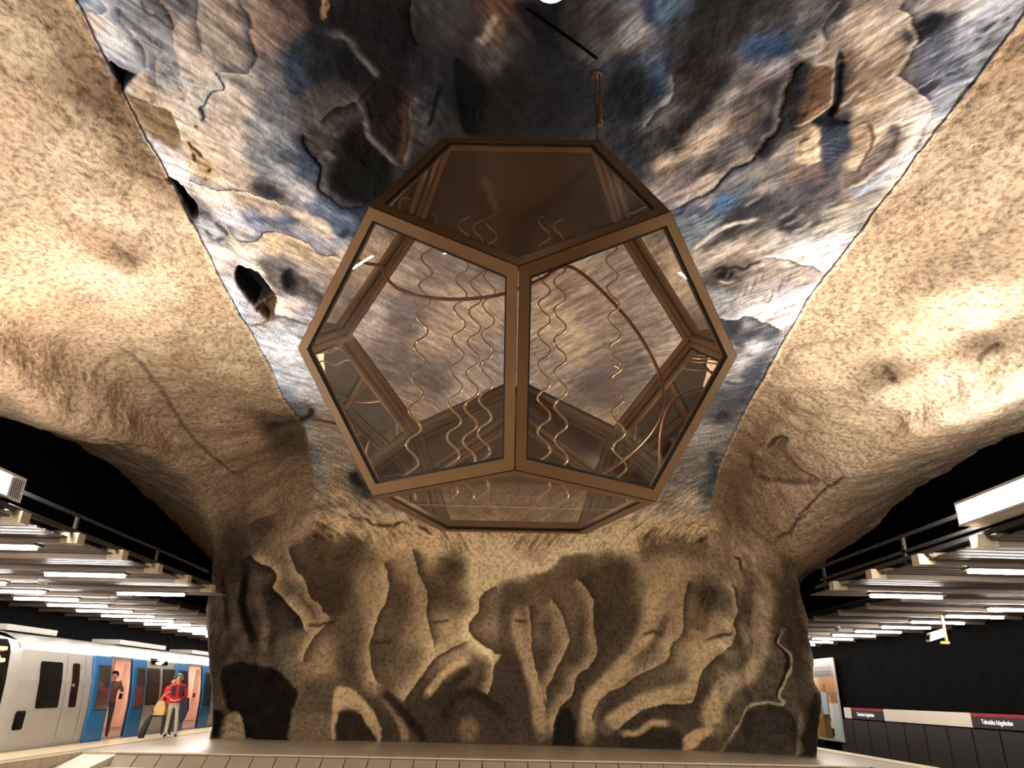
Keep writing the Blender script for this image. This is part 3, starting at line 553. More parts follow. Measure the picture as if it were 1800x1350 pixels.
edge([(930,1058),(933,1107),(935,1140),(943,1183),(952,1213),(960,1256)], L=((82,65,46),20), R=((156,125,86),15), step=.06)
edge([(966,1052),(980,1067),(993,1097),(1000,1127),(990,1153),(973,1187),(960,1213),(963,1236)], R=((158,129,86),24), L=((84,67,47),17), step=.06)
edge([(1012,1015),(1027,1030),(1043,1057),(1043,1100),(1050,1140),(1040,1167),(1013,1190),(1007,1220),(980,1250),(970,1303)], R=((158,128,84),26), L=((76,61,43),42), step=.07)
stroke([(1163,1010),(1147,1060),(1140,1100),(1127,1133),(1093,1173),(1067,1200),(1040,1230),(1033,1267),(1033,1296)], (164,134,91), 24, 11, .85, relief=.07)
edge([(1212,1018),(1207,1033),(1200,1067),(1200,1113),(1180,1133),(1170,1163),(1120,1187),(1093,1207),(1067,1220),(1043,1250),(1040,1276)], R=((158,129,89),15), L=((84,69,50),26), step=.05)
stroke([(1273,1120),(1233,1147),(1227,1177),(1213,1210),(1173,1220),(1133,1233),(1087,1260),(1067,1279)], (162,132,90), 22, 9, .85, relief=.06)
edge([(1275,1143),(1233,1180),(1217,1233),(1160,1238),(1120,1254),(1080,1286)], L=((72,57,42),34), R=((164,134,92),12), step=-.05)
edge([(1283,1025),(1287,1040),(1297,1073),(1287,1097),(1290,1117),(1273,1147)], R=((178,147,103),28), L=((94,77,56),24), step=.05)
stroke([(1347,1040),(1343,1087),(1337,1140),(1320,1180),(1273,1213),(1253,1253),(1257,1279)], (166,137,92), 22, 11, .85, relief=.06)
patch([(1373,1040),(1413,1040),(1420,1147),(1380,1153)], (88,70,52), 9, .85)
stroke([(1377,1105),(1367,1130),(1387,1153),(1383,1190),(1370,1220),(1377,1237),(1320,1240),(1300,1277),(1267,1324)], (176,148,108), 4, 2, .85, relief=.03)
stroke([(1372,1110),(1361,1131),(1380,1156),(1376,1190),(1363,1222)], (46,36,28), 4, 3, .85, relief=-.05)
patch([(1320,1245),(1373,1242),(1400,1267),(1393,1330),(1273,1330),(1300,1277)], (76,60,45), 4, .9, relief=-.03)
stroke([(1408,1262),(1405,1300),(1402,1330)], (148,119,81), 9, 5, .9)
patch([(1405,1330),(1410,1277),(1433,1217),(1442,1253),(1432,1330)], (50,42,38), 4, .9, relief=-.05)
patch([(1200,1322),(1203,1293),(1240,1277),(1253,1283),(1213,1322)], (168,132,87), 3, .95, relief=.03)
patch([(1095,1300),(1130,1283),(1170,1278),(1197,1292),(1195,1320),(1097,1318)], (64,51,39), 6, .9)
patch([(973,1312),(976,1270),(990,1247),(1007,1256),(1010,1312)], (44,35,29), 5, .9, relief=-.06)
stroke([(1093,1288),(1120,1288),(1147,1271),(1174,1271)], (158,129,85), 8, 5, .9, relief=.04)
patch([(890,948),(940,943),(990,950),(985,968),(960,985),(920,984),(900,968)], (168,134,100), 7, .8)
stroke([(878,958),(892,985),(915,997),(957,996),(988,968),(1038,962)], (214,186,146), 12, 8, .85)
stroke([(700,950),(715,962),(728,955),(760,968)], (196,164,116), 14, 10, .7)
for s in ([(640,912),(660,922),(690,925)], [(690,930),(705,918),(722,926)], [(610,905),(635,915)], [(735,925),(760,940)]): stroke(s, (78,58,40), 4, 3, .8, relief=-.03)
for s in ([(1228,1047),(1242,1040),(1232,1062)], [(1290,980),(1300,985),(1296,1005)], [(1240,1125),(1265,1118),(1285,1112)], [(1130,1115),(1150,1110),(1162,1118)], [(905,1090),(925,1092)], [(760,1095),(790,1092)], [(540,1100),(565,1098),(590,1090)], [(655,1130),(690,1128)]): stroke(s, (66,50,36), 4, 3, .8, relief=-.05)
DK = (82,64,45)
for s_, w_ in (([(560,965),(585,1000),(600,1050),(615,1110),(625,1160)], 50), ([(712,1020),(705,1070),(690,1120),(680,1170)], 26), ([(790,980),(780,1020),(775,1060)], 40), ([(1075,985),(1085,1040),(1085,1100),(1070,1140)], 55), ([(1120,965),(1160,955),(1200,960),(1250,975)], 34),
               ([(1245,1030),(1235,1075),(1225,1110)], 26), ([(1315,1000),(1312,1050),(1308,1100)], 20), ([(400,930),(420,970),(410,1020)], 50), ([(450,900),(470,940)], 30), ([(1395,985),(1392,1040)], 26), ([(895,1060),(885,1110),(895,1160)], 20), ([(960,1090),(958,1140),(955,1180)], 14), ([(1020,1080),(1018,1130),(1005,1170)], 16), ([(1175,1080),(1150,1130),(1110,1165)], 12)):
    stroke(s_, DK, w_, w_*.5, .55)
# ---- brush streaks over the whole vault, blotches and natural relief
_vb = (slice(ROWI[2], R11+20), slice(C4, C8+1)); _P = BASE[_vb]
_sgn = np.where(_P[..., 0] < .3, 1.0, -1.0)
_a = _P[..., 0]*.62+_P[..., 1]*.78*_sgn; _b = -_P[..., 0]*.78*_sgn+_P[..., 1]*.62
_st = fbm(np.stack([_a*1.1, _b*7.5, _P[..., 2]*0], -1), 1.0, 4, .6)
_lum = PAINT[_vb].mean(-1)
PAINT[_vb] *= (1+np.clip(_st*.95, -.5, .6)*(.45+.55*sstep(.03, .2, _lum)))[..., None]
_st2 = fbm(np.stack([_a*3.4, _b*26, _P[..., 2]*0], -1), 1.0, 3, .6, 9.0)
PAINT[_vb] *= (1+np.clip(_st2*1.0, -.5, .6)*(.4+.6*sstep(.02, .12, _lum)))[..., None]
_cl = fbm(_P, (.9, .9, .9), 5, .6, 5.0)
PAINT[_vb] *= (1+_cl*.18)[..., None]
_n1 = fbm(BASE, 1.9, 5, .55, 3.0); PAINT[:, :C4] *= (1+.32*np.minimum(_n1, .25))[:, :C4, None]; PAINT[:, C8:] *= (1+.32*np.minimum(_n1, .25))[:, C8:, None]
PAINT[R11:] *= (1+.25*_n1[R11:])[..., None]
_rim = np.abs(np.arange(NU)-C4) < 1
_gr = PAINT.mean(-1, keepdims=True)
PAINT[:, :C4] = PAINT[:, :C4]*.74+_gr[:, :C4]*.26*np.array([1.05, 1.0, .93]); PAINT[:, C8:] = PAINT[:, C8:]*.74+_gr[:, C8:]*.26*np.array([1.05, 1.0, .93])
PAINT[:R11, C4:C8+1] = (PAINT[:R11, C4:C8+1]*.88+_gr[:R11, C4:C8+1]*.12)*np.array([.99, 1.0, 1.06])
_vp = PAINT[:R11, C4:C8+1]; _vl = np.maximum(_vp.mean(-1, keepdims=True), 1e-4); PAINT[:R11, C4:C8+1] = _vp*(_vl/.46)**.2*.98
_rw = sstep(R9, R11+20, np.arange(NV))[:, None, None]*.46
PAINT = PAINT*(1-_rw)+_gr*_rw*np.array([.97, 1.0, .90])
PAINT[:ROWI[10], C4-3:C4] *= 1.35; PAINT[:ROWI[10], C8+1:C8+4] *= 1.4  # painted highlight along both flank edges beside the vault
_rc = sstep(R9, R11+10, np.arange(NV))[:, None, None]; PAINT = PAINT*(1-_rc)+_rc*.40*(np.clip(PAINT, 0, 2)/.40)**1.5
_mx = PAINT.max(-1, keepdims=True); PAINT = np.clip(PAINT*np.minimum(1, .86/np.maximum(_mx, 1e-6)), .003, .86)
_big = fbm(BASE, .55, 3, .5, 11.0); _mid_ = fbm(BASE, 1.6, 4, .55, 23.0); _sm = np.abs(fbm(BASE, 4.5, 3, .5, 31.0))
_sidew = np.ones(NU); _sidew[C4:C8] = .45
_sidew = np.convolve(np.pad(_sidew, 12, 'edge'), np.ones(25)/25, 'valid')[None, :]
DISP += (_big*.16+_mid_*.07-_sm*.035)*_sidew+_mid_*.02
# ------------------------------------------------------------------ rock meshes
LIP = .018
def rock_material(name, rough, speck, bump1, bump2, sc1, sc2, stretch=(1, 1, 1)):
    m = bpy.data.materials.new(name); m.use_nodes = True; nt = m.node_tree; b = nt.nodes['Principled BSDF']
    b.inputs['Roughness'].default_value = rough; b.inputs['Specular IOR Level'].default_value = .07
    at = nt.nodes.new('ShaderNodeAttribute'); at.attribute_name = 'paint'
    tc = nt.nodes.new('ShaderNodeTexCoord'); mp = nt.nodes.new('ShaderNodeMapping'); mp.inputs['Scale'].default_value = stretch
    nt.links.new(tc.outputs['Object'], mp.inputs['Vector'])
    n1 = nt.nodes.new('ShaderNodeTexNoise'); n1.inputs['Scale'].default_value = sc1; n1.inputs['Detail'].default_value = 6; n1.inputs['Roughness'].default_value = .65
    n2 = nt.nodes.new('ShaderNodeTexNoise'); n2.inputs['Scale'].default_value = sc2; n2.inputs['Detail'].default_value = 4; n2.inputs['Roughness'].default_value = .6
    nt.links.new(mp.outputs[0], n1.inputs['Vector']); nt.links.new(mp.outputs[0], n2.inputs['Vector'])
    mr = nt.nodes.new('ShaderNodeMapRange'); mr.inputs[1].default_value = .33; mr.inputs[2].default_value = .56; mr.inputs[3].default_value = 1-speck; mr.inputs[4].default_value = 1.06
    nt.links.new(n2.outputs['Fac'], mr.inputs[0])
    mx = nt.nodes.new('ShaderNodeMix'); mx.data_type = 'RGBA'; mx.blend_type = 'MULTIPLY'; mx.inputs[0].default_value = 1
    nt.links.new(at.outputs['Color'], mx.inputs[6]); nt.links.new(mr.outputs[0], mx.inputs[7]); nt.links.new(mx.outputs[2], b.inputs['Base Color'])
    b1 = nt.nodes.new('ShaderNodeBump'); b1.inputs['Strength'].default_value = bump1; b1.inputs['Distance'].default_value = .08
    b2 = nt.nodes.new('ShaderNodeBump'); b2.inputs['Strength'].default_value = bump2; b2.inputs['Distance'].default_value = .03
    nt.links.new(n1.outputs['Fac'], b1.inputs['Height']); nt.links.new(n2.outputs['Fac'], b2.inputs['Height'])
    nt.links.new(b1.outputs[0], b2.inputs['Normal']); nt.links.new(b2.outputs[0], b.inputs['Normal'])
    return m
POS = BASE+NRM*DISP[..., None]
NRM2 = grid_normals(POS)
if (NRM2*NRM).sum() < 0: NRM2 = -NRM2
def rock_piece(name, r0, r1, c0, c1, m, lip=None):
    """rows r0..r1, columns c0..c1 of the grid; lip = 'lo'/'hi': that side stands proud by LIP with a lip face"""
    P = POS[r0:r1+1, c0:c1+1].copy(); N = NRM2[r0:r1+1, c0:c1+1].copy(); K = np.clip(PAINT[r0:r1+1, c0:c1+1], 0, 1).copy()
    if lip:
        w = LIP_ROW[r0:r1+1][:, None]
        idx = np.arange(P.shape[1]); d = idx if lip == 'lo' else idx[::-1]
        prof = .35+.65*np.exp(-d/14.0)
        edge = P[:, :1] if lip == 'lo' else P[:, -1:]
        P2 = P+N*(LIP*prof[None, :, None]*w[..., None])
        if lip == 'lo':
            P = np.concatenate([edge, P2], 1); N = np.concatenate([N[:, :1], N], 1); K = np.concatenate([K[:, 1:2], K], 1)
        else:
            P = np.concatenate([P2, edge], 1); N = np.concatenate([N, N[:, -1:]], 1); K = np.concatenate([K, K[:, -2:-1]], 1)
    a, b = P.shape[:2]; n = a*b
    idx = np.arange(n).reshape(a, b)
    q = np.stack([idx[:-1, :-1], idx[:-1, 1:], idx[1:, 1:], idx[1:, :-1]], -1).reshape(-1, 4)
    # face orientation into the hall
    v = P.reshape(-1, 3); fn = np.cross(v[q[:, 1]]-v[q[:, 0]], v[q[:, 2]]-v[q[:, 1]])
    if (fn*N.reshape(-1, 3)[q[:, 0]]).sum() < 0: q = q[:, ::-1]
    me = bpy.data.meshes.new(name); me.vertices.add(n); me.vertices.foreach_set('co', v.astype(np.float32).ravel())
    me.loops.add(q.size); me.loops.foreach_set('vertex_index', q.astype(np.int32).ravel())
    me.polygons.add(len(q)); me.polygons.foreach_set('loop_start', (np.arange(len(q))*4).astype(np.int32)); me.polygons.foreach_set('loop_total', np.full(len(q), 4, np.int32))
    me.update(calc_edges=True); me.polygons.foreach_set('use_smooth', np.ones(len(q), bool))
    at = me.attributes.new('paint', 'FLOAT_COLOR', 'POINT'); at.data.foreach_set('color', np.concatenate([K.reshape(-1, 3), np.ones((n, 1))], 1).astype(np.float32).ravel())
    me.normals_split_custom_set_from_vertices(N.reshape(-1, 3).astype(np.float32).tolist())
    o = link(name, me, m); tag(o, kind='structure'); return o
LIP_ROW = 1-sstep(ROWI[10], ROWI[11], np.arange(NV))
M_vault = rock_material('painted_vault_plaster', .7, .24, .45, .5, 2.2, 14, (1, .6, 1))
M_shot = rock_material('beige_sprayed_concrete', .85, .55, .8, 1.0, 2.6, 15, (1, .8, 1))
M_root = rock_material('root_wall_concrete', .9, .45, .55, .9, 2.0, 10)
RB = ROWI[11]
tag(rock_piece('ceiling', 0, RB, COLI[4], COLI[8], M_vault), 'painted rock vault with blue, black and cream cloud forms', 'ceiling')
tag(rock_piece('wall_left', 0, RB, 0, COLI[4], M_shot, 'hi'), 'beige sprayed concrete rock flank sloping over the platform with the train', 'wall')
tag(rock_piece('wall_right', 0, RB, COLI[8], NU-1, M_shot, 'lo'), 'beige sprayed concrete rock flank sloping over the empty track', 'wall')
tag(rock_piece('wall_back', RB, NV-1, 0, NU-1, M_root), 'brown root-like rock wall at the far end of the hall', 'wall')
# ================================================================== track tunnels
def black_rock():
    m = bpy.data.materials.new('black_painted_rock'); m.use_nodes = True; nt = m.node_tree; b = nt.nodes['Principled BSDF']
    b.inputs['Base Color'].default_value = rgb(9, 8, 8); b.inputs['Roughness'].default_value = .95; b.inputs['Specular IOR Level'].default_value = .04
    tc = nt.nodes.new('ShaderNodeTexCoord'); n = nt.nodes.new('ShaderNodeTexNoise'); n.inputs['Scale'].default_value = 1.6; n.inputs['Detail'].default_value = 6
    bp = nt.nodes.new('ShaderNodeBump'); bp.inputs['Strength'].default_value = .6; bp.inputs['Distance'].default_value = .15
    nt.links.new(tc.outputs['Object'], n.inputs['Vector']); nt.links.new(n.outputs['Fac'], bp.inputs['Height']); nt.links.new(bp.outputs[0], b.inputs['Normal'])
    return m
M_black = black_rock()
WALL_X = 13.6; PLAT_X = 10.6; Y_END = 72.0; TRACK_Z = -1.1
def tunnel(side, name, label):
    prof = [(8.6, 6.35), (9.6, 6.75), (10.8, 6.8), (12.0, 6.3), (13.0, 5.3), (13.5, 4.0), (13.6, 2.6), (13.6, 1.2), (13.6, TRACK_Z)]
    ys = np.concatenate([np.arange(-9, 36, .9), [40, 48, 60, Y_END]])
    P = np.array([[(side*x, y, z) for x, z in prof] for y in ys])
    a = sstep(2.4, 3.2, P[..., 2])
    d = fbm(P, .45, 4)*.35*a
    P[..., 0] -= side*d; P[..., 2] -= d*.7
    n = len(prof); f = []
    for i in range(len(ys)-1):
        for k in range(n-1):
            q = (i*n+k, i*n+k+1, (i+1)*n+k+1, (i+1)*n+k); f.append(q if side < 0 else q[::-1])
    o = link(name, mesh_of(name, P.reshape(-1, 3), f), M_black, smooth=True)
    tag(o, label, 'wall', kind='structure')
tunnel(-1, 'wall_left_tunnel', 'black painted rock of the track tunnel above the train')
tunnel(1, 'wall_right_tunnel', 'black painted rock wall across the empty track')
for s, nm in ((-1, 'wall_left_pillar'), (1, 'wall_right_pillar')):
    o = MB().box((s*8.75-.2, 27.6, -.2), (s*8.75+.2, Y_END, 6.6)).build(nm, M_black); tag(o, 'dark rock side of the pillar row beside the platform', 'wall', kind='structure')
o = MB().box((-13.7, Y_END, -1.3), (13.7, Y_END+.2, 7.2)).build('wall_far', M_black); tag(o, 'dark end of the tunnels', 'wall', kind='structure')

# ================================================================== floors
def tile_floor(name, c1, c2, w, h):
    m = bpy.data.materials.new(name); m.use_nodes = True; nt = m.node_tree; b = nt.nodes['Principled BSDF']
    tc = nt.nodes.new('ShaderNodeTexCoord'); br = nt.nodes.new('ShaderNodeTexBrick'); br.offset = 0.0
    br.inputs['Color1'].default_value = c1; br.inputs['Color2'].default_value = c2; br.inputs['Mortar'].default_value = rgb(95, 80, 66)
    br.inputs['Scale'].default_value = 1; br.inputs['Mortar Size'].default_value = .008; br.inputs['Brick Width'].default_value = w; br.inputs['Row Height'].default_value = h
    nt.links.new(tc.outputs['Object'], br.inputs['Vector']); nt.links.new(br.outputs['Color'], b.inputs['Base Color'])
    n = nt.nodes.new('ShaderNodeTexNoise'); n.inputs['Scale'].default_value = 3; mr = nt.nodes.new('ShaderNodeMapRange'); mr.inputs[3].default_value = .22; mr.inputs[4].default_value = .5
    nt.links.new(n.outputs['Fac'], mr.inputs[0]); nt.links.new(mr.outputs[0], b.inputs['Roughness'])
    return m
M_floor = tile_floor('platform_tiles', rgb(182, 164, 140), rgb(172, 154, 130), .6, .6)
M_floor2 = tile_floor('hall_tiles', rgb(176, 156, 130), rgb(170, 150, 124), .6, .6)
M_strip = mat('pale_edge_strip', rgb(216, 196, 156), .4, noise=.06, nscale=3)
M_riser = mat('riser_stone_tile', rgb(150, 132, 108), .45, noise=.10, nscale=5)
M_concrete = mat('grey_concrete', rgb(90, 84, 78), .9, noise=.25, nscale=3)
Y_STEP = 19.05; HALL_Z = -.25; RX0, RX1 = -8.55, 8.3
fl = MB()
fl.box((-PLAT_X, Y_STEP, -.9), (PLAT_X, Y_END, 0)); fl.box((-PLAT_X, -9, -.9), (-9.35, Y_STEP, 0)); fl.box((9.0, -9, -.9), (PLAT_X, Y_STEP, 0))
FLOOR = tag(fl.build('floor', M_floor), 'pale tiled platform floor', 'floor', kind='structure')
fl2 = MB().box((-9.34, -9, -.9), (8.99, Y_STEP-.42, HALL_Z)); tag(fl2.build('floor_hall', M_floor2), 'lower hall floor in front of the sloping tiled step', 'floor', kind='structure')
for s, nm in ((-1, 'floor_left_track'), (1, 'floor_right_track')):
    tag(MB().box((min(s*PLAT_X, s*13.6), -9, -1.3), (max(s*PLAT_X, s*13.6), Y_END, TRACK_Z)).build(nm, mat('dark_ballast', rgb(38, 34, 32), .95, noise=.4, nscale=12, bump=.8)), 'dark track bed beside the platform edge', 'floor', kind='structure')
tag(MB().box((-PLAT_X-.05, -9, -.12), (-PLAT_X+.95, Y_END, .012)).build('trim_1', M_strip), 'pale platform edge strip beside the train', 'trim', kind='structure')
tag(MB().box((PLAT_X-.45, -9, -.12), (PLAT_X+.05, Y_END, .012)).build('trim_2', M_strip), 'pale platform edge strip along the empty track', 'trim', kind='structure')
# sloping tiled step, ramp
step = tag(MB().box((RX0, Y_STEP-.08, -.6), (RX1, Y_STEP-.02, -.02)).build('trim_3', M_concrete), 'sloping tiled step up to the platform', 'trim', kind='structure')
nt_ = 32; tw = (RX1-RX0)/nt_
tm = MB(); g_ = .012
tm.prism([(g_, -.02, 0), (tw-g_, -.02, 0), (tw-g_, -.40, HALL_Z), (g_, -.40, HALL_Z)], (0, .05, -.012))
tme = tm.mesh('tile'); tme.materials.append(M_riser)
cm = MB(); cm.box((g_*.6, -.03, -.03), (tw-g_*.6, .22, .012)); cme = cm.mesh('edge_tile'); cme.materials.append(mat('step_edge_tile', rgb(200, 180, 152), .4, noise=.08, nscale=4))
for i in range(nt_):
    for nm, me in (('tile', tme), ('edge_tile', cme)):
        o = bpy.data.objects.new(nm, me); COL.objects.link(o); o.parent = step; o.location = (RX0+i*tw, Y_STEP, .001)
rp = MB().prism([(-9.33, Y_STEP+.3, .006), (RX0, Y_STEP+.3, .006), (RX0-.02, Y_STEP-1.3, HALL_Z+.01), (-9.33, Y_STEP-1.3, HALL_Z+.01)], (0, 0, -.3))
tag(rp.build('trim_4', mat('ramp_slab', rgb(214, 200, 178), .4, noise=.06, nscale=3)), 'pale stone ramp beside the sloping step', 'trim', kind='structure')

# ================================================================== slatted ceilings with tubes
M_beam = mat('ceiling_beam', rgb(96, 80, 66), .5, .1, noise=.1, nscale=3)
M_slat = mat('ceiling_slat', rgb(66, 53, 44), .55, .1, noise=.12, nscale=3)
M_block = mat('cream_end_block', rgb(150, 134, 106), .5)
M_rail = mat('dark_steel_rail', rgb(40, 37, 37), .5, .4)
M_tube = mat('fluorescent_tube', (1, 1, 1, 1), .5, emit=(1, .94, .86, 1), strength=TUBE)
M_lampbody = mat('white_lamp_housing', rgb(170, 164, 156), .5)
M_tubebody = mat('brown_tube_housing', rgb(70, 58, 48), .6)
SZ = 3.40
def slat_ceiling(side, name, label, xi, xo, y0, pitch, n):
    root = empty(name, (0, 0, 0)); tag(root, label, 'ceiling', kind='structure')
    a, b = sorted((side*xi, side*xo))
    bm_ = MB().box((a, -.05, .0), (b, .05, .13)).mesh('beam'); bm_.materials.append(M_beam)
    sm_ = MB().box((a+.04, -.085, .055), (b-.04, .085, .075)).mesh('slat'); sm_.materials.append(M_slat)
    ex = side*xi
    q = sorted((ex-side*.12, ex+side*.14)); q2 = sorted((ex+side*.14, ex+side*.44))
    em_ = MB().box((q[0], -.10, .0), (q[1], .10, .16)).mesh('end_block'); em_.materials.append(M_block)
    km_ = MB().box((q2[0], -.08, .10), (q2[1], .08, .19)).mesh('bracket'); km_.materials.append(M_block)
    a2, b2 = sorted((side*8.75, side*xo))
    bm2 = MB().box((a2, -.05, .0), (b2, .05, .13)).mesh('beam'); bm2.materials.append(M_beam)
    sm2 = MB().box((a2+.04, -.085, .055), (b2-.04, .085, .075)).mesh('slat'); sm2.materials.append(M_slat)
    for k in range(n):
        y = y0+k*pitch; clear = y < (18.0 if side < 0 else 15.4)
        bo = bpy.data.objects.new('beam', bm_ if clear else bm2); COL.objects.link(bo); bo.parent = root; bo.location = (0, y, SZ)
        for me in ((em_, km_) if clear else ()):
            e = bpy.data.objects.new(me.name.split('.')[0], me); COL.objects.link(e); e.parent = bo
        if 5 < y < 34:
            for j in range(6):
                s_ = bpy.data.objects.new('slat', sm_ if clear else sm2); COL.objects.link(s_); s_.parent = root; s_.location = (0, y+pitch*(j+.75)/6.5, SZ+.02)
    far = MB()
    for k in range(n):
        y = y0+k*pitch
        if y >= 34:
            for j in range(6): far.box((a2+.04, y+pitch*(j+.75)/6.5-.085, SZ+.075), (b2-.04, y+pitch*(j+.75)/6.5+.085, SZ+.095))
    if far.v: tag(far.build('slats', M_slat, root), kind='stuff')
    yc = 18.0 if side < 0 else 15.4
    xin = side*xi; xout = side*(xo-.05)
    lat = MB().box((xin-.025, y0-.5, SZ+.15), (xin+.025, yc, SZ+.21)).box((xout-.025, y0-.5, SZ+.15), (xout+.025, y0+n*pitch, SZ+.21)); lat.build('carrier_rail', M_rail, root)
    MB().box((a+.1, y0-.5, SZ+.24), (b-.1, yc, SZ+.26)).box((a2+.1, yc, SZ+.24), (b2-.1, y0+n*pitch, SZ+.26)).build('backing_sheet', mat('dark_backing_sheet', rgb(22, 19, 18), .8), root)
    for z in (3.70, 3.95):
        MB().box((side*6.75-.025, -9, z-.025), (side*6.75+.025, yc-.2, z+.025)).build('cable_rail', M_rail, root)
    for y in (-2.0, 3.0, 7.4, 11.9, 15.0):
        MB().box((side*6.75-.025, y-.03, SZ+.1), (side*6.75+.025, y+.03, 3.95)).build('rail_post', M_rail, root)
    return root
slat_ceiling(-1, 'ceiling_left', 'slatted metal ceiling above the platform with the train', 6.42, 13.45, 8.45-11*1.45, 1.45, 47)
slat_ceiling(1, 'ceiling_right', 'slatted metal ceiling above the platform of the empty track', 6.72, 13.45, 8.35-10*1.52, 1.52, 44)
def tube_lamp(x0, x1, y, label, group):
    root = empty('fluorescent_lamp', ((x0+x1)/2, y, SZ-.055)); tag(root, label, 'lamp', group)
    key = round(x1-x0, 2)
    if key not in TUBEM:
        h = (x1-x0)/2
        a = MB().tube([(-h+.03, 0, -.012), (h-.03, 0, -.012)], .026, 8).mesh('tube'); a.materials.append(M_tube)
        b = MB().box((-h, -.12, .018), (h, .12, .054)).mesh('housing'); b.materials.append(M_tubebody)  # housing widened so that it shades the slats above
        TUBEM[key] = (a, b)
    for nm, me in zip(('tube', 'housing'), TUBEM[key]):
        o = bpy.data.objects.new(nm, me); COL.objects.link(o); o.parent = root
TUBEM = {}
for k in range(-5, 4): tube_lamp(-8.5, -6.95, 8.5+2.92*k, 'long bright fluorescent tube lamp in the hall-side row above the train platform', 'hall-side tubes above the train platform')
for k in range(-13, 26): tube_lamp(-11.75, -10.15, 11.55+1.46*k, 'bright fluorescent tube lamp in the row over the train', 'tubes in the row over the train')
for k in range(-5, 3): tube_lamp(7.42, 8.9, 8.3+3.17*k, 'long bright fluorescent tube lamp in the hall-side row above the empty track platform', 'hall-side tubes above the empty track platform')
for k in range(-12, 24): tube_lamp(10.92, 12.35, 11.7+1.58*k, 'bright fluorescent tube lamp in the row over the empty track', 'tubes in the row over the empty track')

# ================================================================== flood lamps on the cable rails
M_flood = mat('flood_lens', (1, 1, 1, 1), .5, emit=WARM, strength=FLOOD)
M_flood2 = mat('flood_side_lens', (1, 1, 1, 1), .5, emit=WARM, strength=FLOOD*2.0)
M_end_glow = mat('added_flood_glow', (1, 1, 1, 1), .5, emit=WARM, strength=FLOOD*4.2)  # added glowing end face, brightens the root wall and lower flanks
def flood(side, y, label, group, end, front=True):
    """box lamp: a luminous top that lights the vault and a luminous front towards the hall; the far end holds the ballast and an added glow for the root wall"""
    root = empty('flood_lamp', (side*6.72, y, 3.66)); tag(root, label, 'lamp', group)
    L, Hh, D = 1.5, .32, .34; s = -side
    def bx(m, x0, x1, y0, y1, z0, z1): m.box((min(s*x0, s*x1), y0, z0), (max(s*x0, s*x1), y1, z1))
    m = MB(); bx(m, 0, .02, -L/2, L/2, 0, Hh); bx(m, 0, D, -L/2, L/2, 0, .02); bx(m, 0, D, -L/2, -L/2+.02, 0, Hh); bx(m, 0, D, L/2-end, L/2, .0, Hh); m.build('housing', M_lampbody, root)
    m = MB(); e = .03
    bx(m, D-.01, D+.015, -L/2, L/2, 0, e); bx(m, D-.01, D+.015, -L/2, L/2, Hh-e, Hh+.01); bx(m, D-.01, D+.015, -L/2, -L/2+e, e, Hh-e); bx(m, D-.01, D+.015, L/2-e, L/2, e, Hh-e); bx(m, 0, e, -L/2, L/2, Hh-.01, Hh+.012)
    m.build('frame', M_lampbody, root)
    fl_ = link('front_lens', mesh_of('front_lens', [(s*(D-.012), -L/2+.02, .02), (s*(D-.012), L/2-end, .02), (s*(D-.012), L/2-end, Hh-.02), (s*(D-.012), -L/2+.02, Hh-.02)], [(0, 1, 2, 3)]), M_flood2 if front else M_lampbody, root)
    link('top_lens', mesh_of('top_lens', [(s*.02, -L/2+.02, Hh-.012), (s*(D-.02), -L/2+.02, Hh-.012), (s*(D-.02), L/2-end, Hh-.012), (s*.02, L/2-end, Hh-.012)], [(0, 1, 2, 3)]), M_flood, root)
    link('added_end_glow', mesh_of('added_end_glow', [(s*.02, L/2+.004, .02), (s*(D-.02), L/2+.004, .02), (s*(D-.02), L/2+.004, Hh-.02), (s*.02, L/2+.004, Hh-.02)], [(0, 1, 2, 3)]), M_end_glow, root)
    m = MB()
    for k in range(6): bx(m, D, D+.006, L/2-end+.02+k*(end-.05)/6, L/2-end+.03+k*(end-.05)/6, .04, Hh-.04)
    if end > .1: m.build('grille', M_rail, root)
for y, w in ((9.05, 'farther'), (4.6, 'nearer')):
    flood(-1, y, 'flat flood lamp with a grey grilled end on the cable rails of the train side', 'flood lamps on the train side rails', .30, y > 6)
    flood(1, y-.02, 'glaring white flood lamp on the cable rails above the empty track', 'flood lamps on the empty track side rails', .035, y > 6)
# ================================================================== the glass dodecahedron
DS = 1.21                                   # half cube edge of the dodecahedron, metres
_ph = (1+5**.5)/2; _q = 1/_ph
DROT = (np.array([.153, .015, -.006])); DT = np.array([.042, 5.966, .328])
def _rot(v):
    t = np.linalg.norm(v); k = v/t; K = np.array([[0, -k[2], k[1]], [k[2], 0, -k[0]], [-k[1], k[0], 0]])
    return np.eye(3)+math.sin(t)*K+(1-math.cos(t))*K@K
_RW = WB @ _rot(DROT)
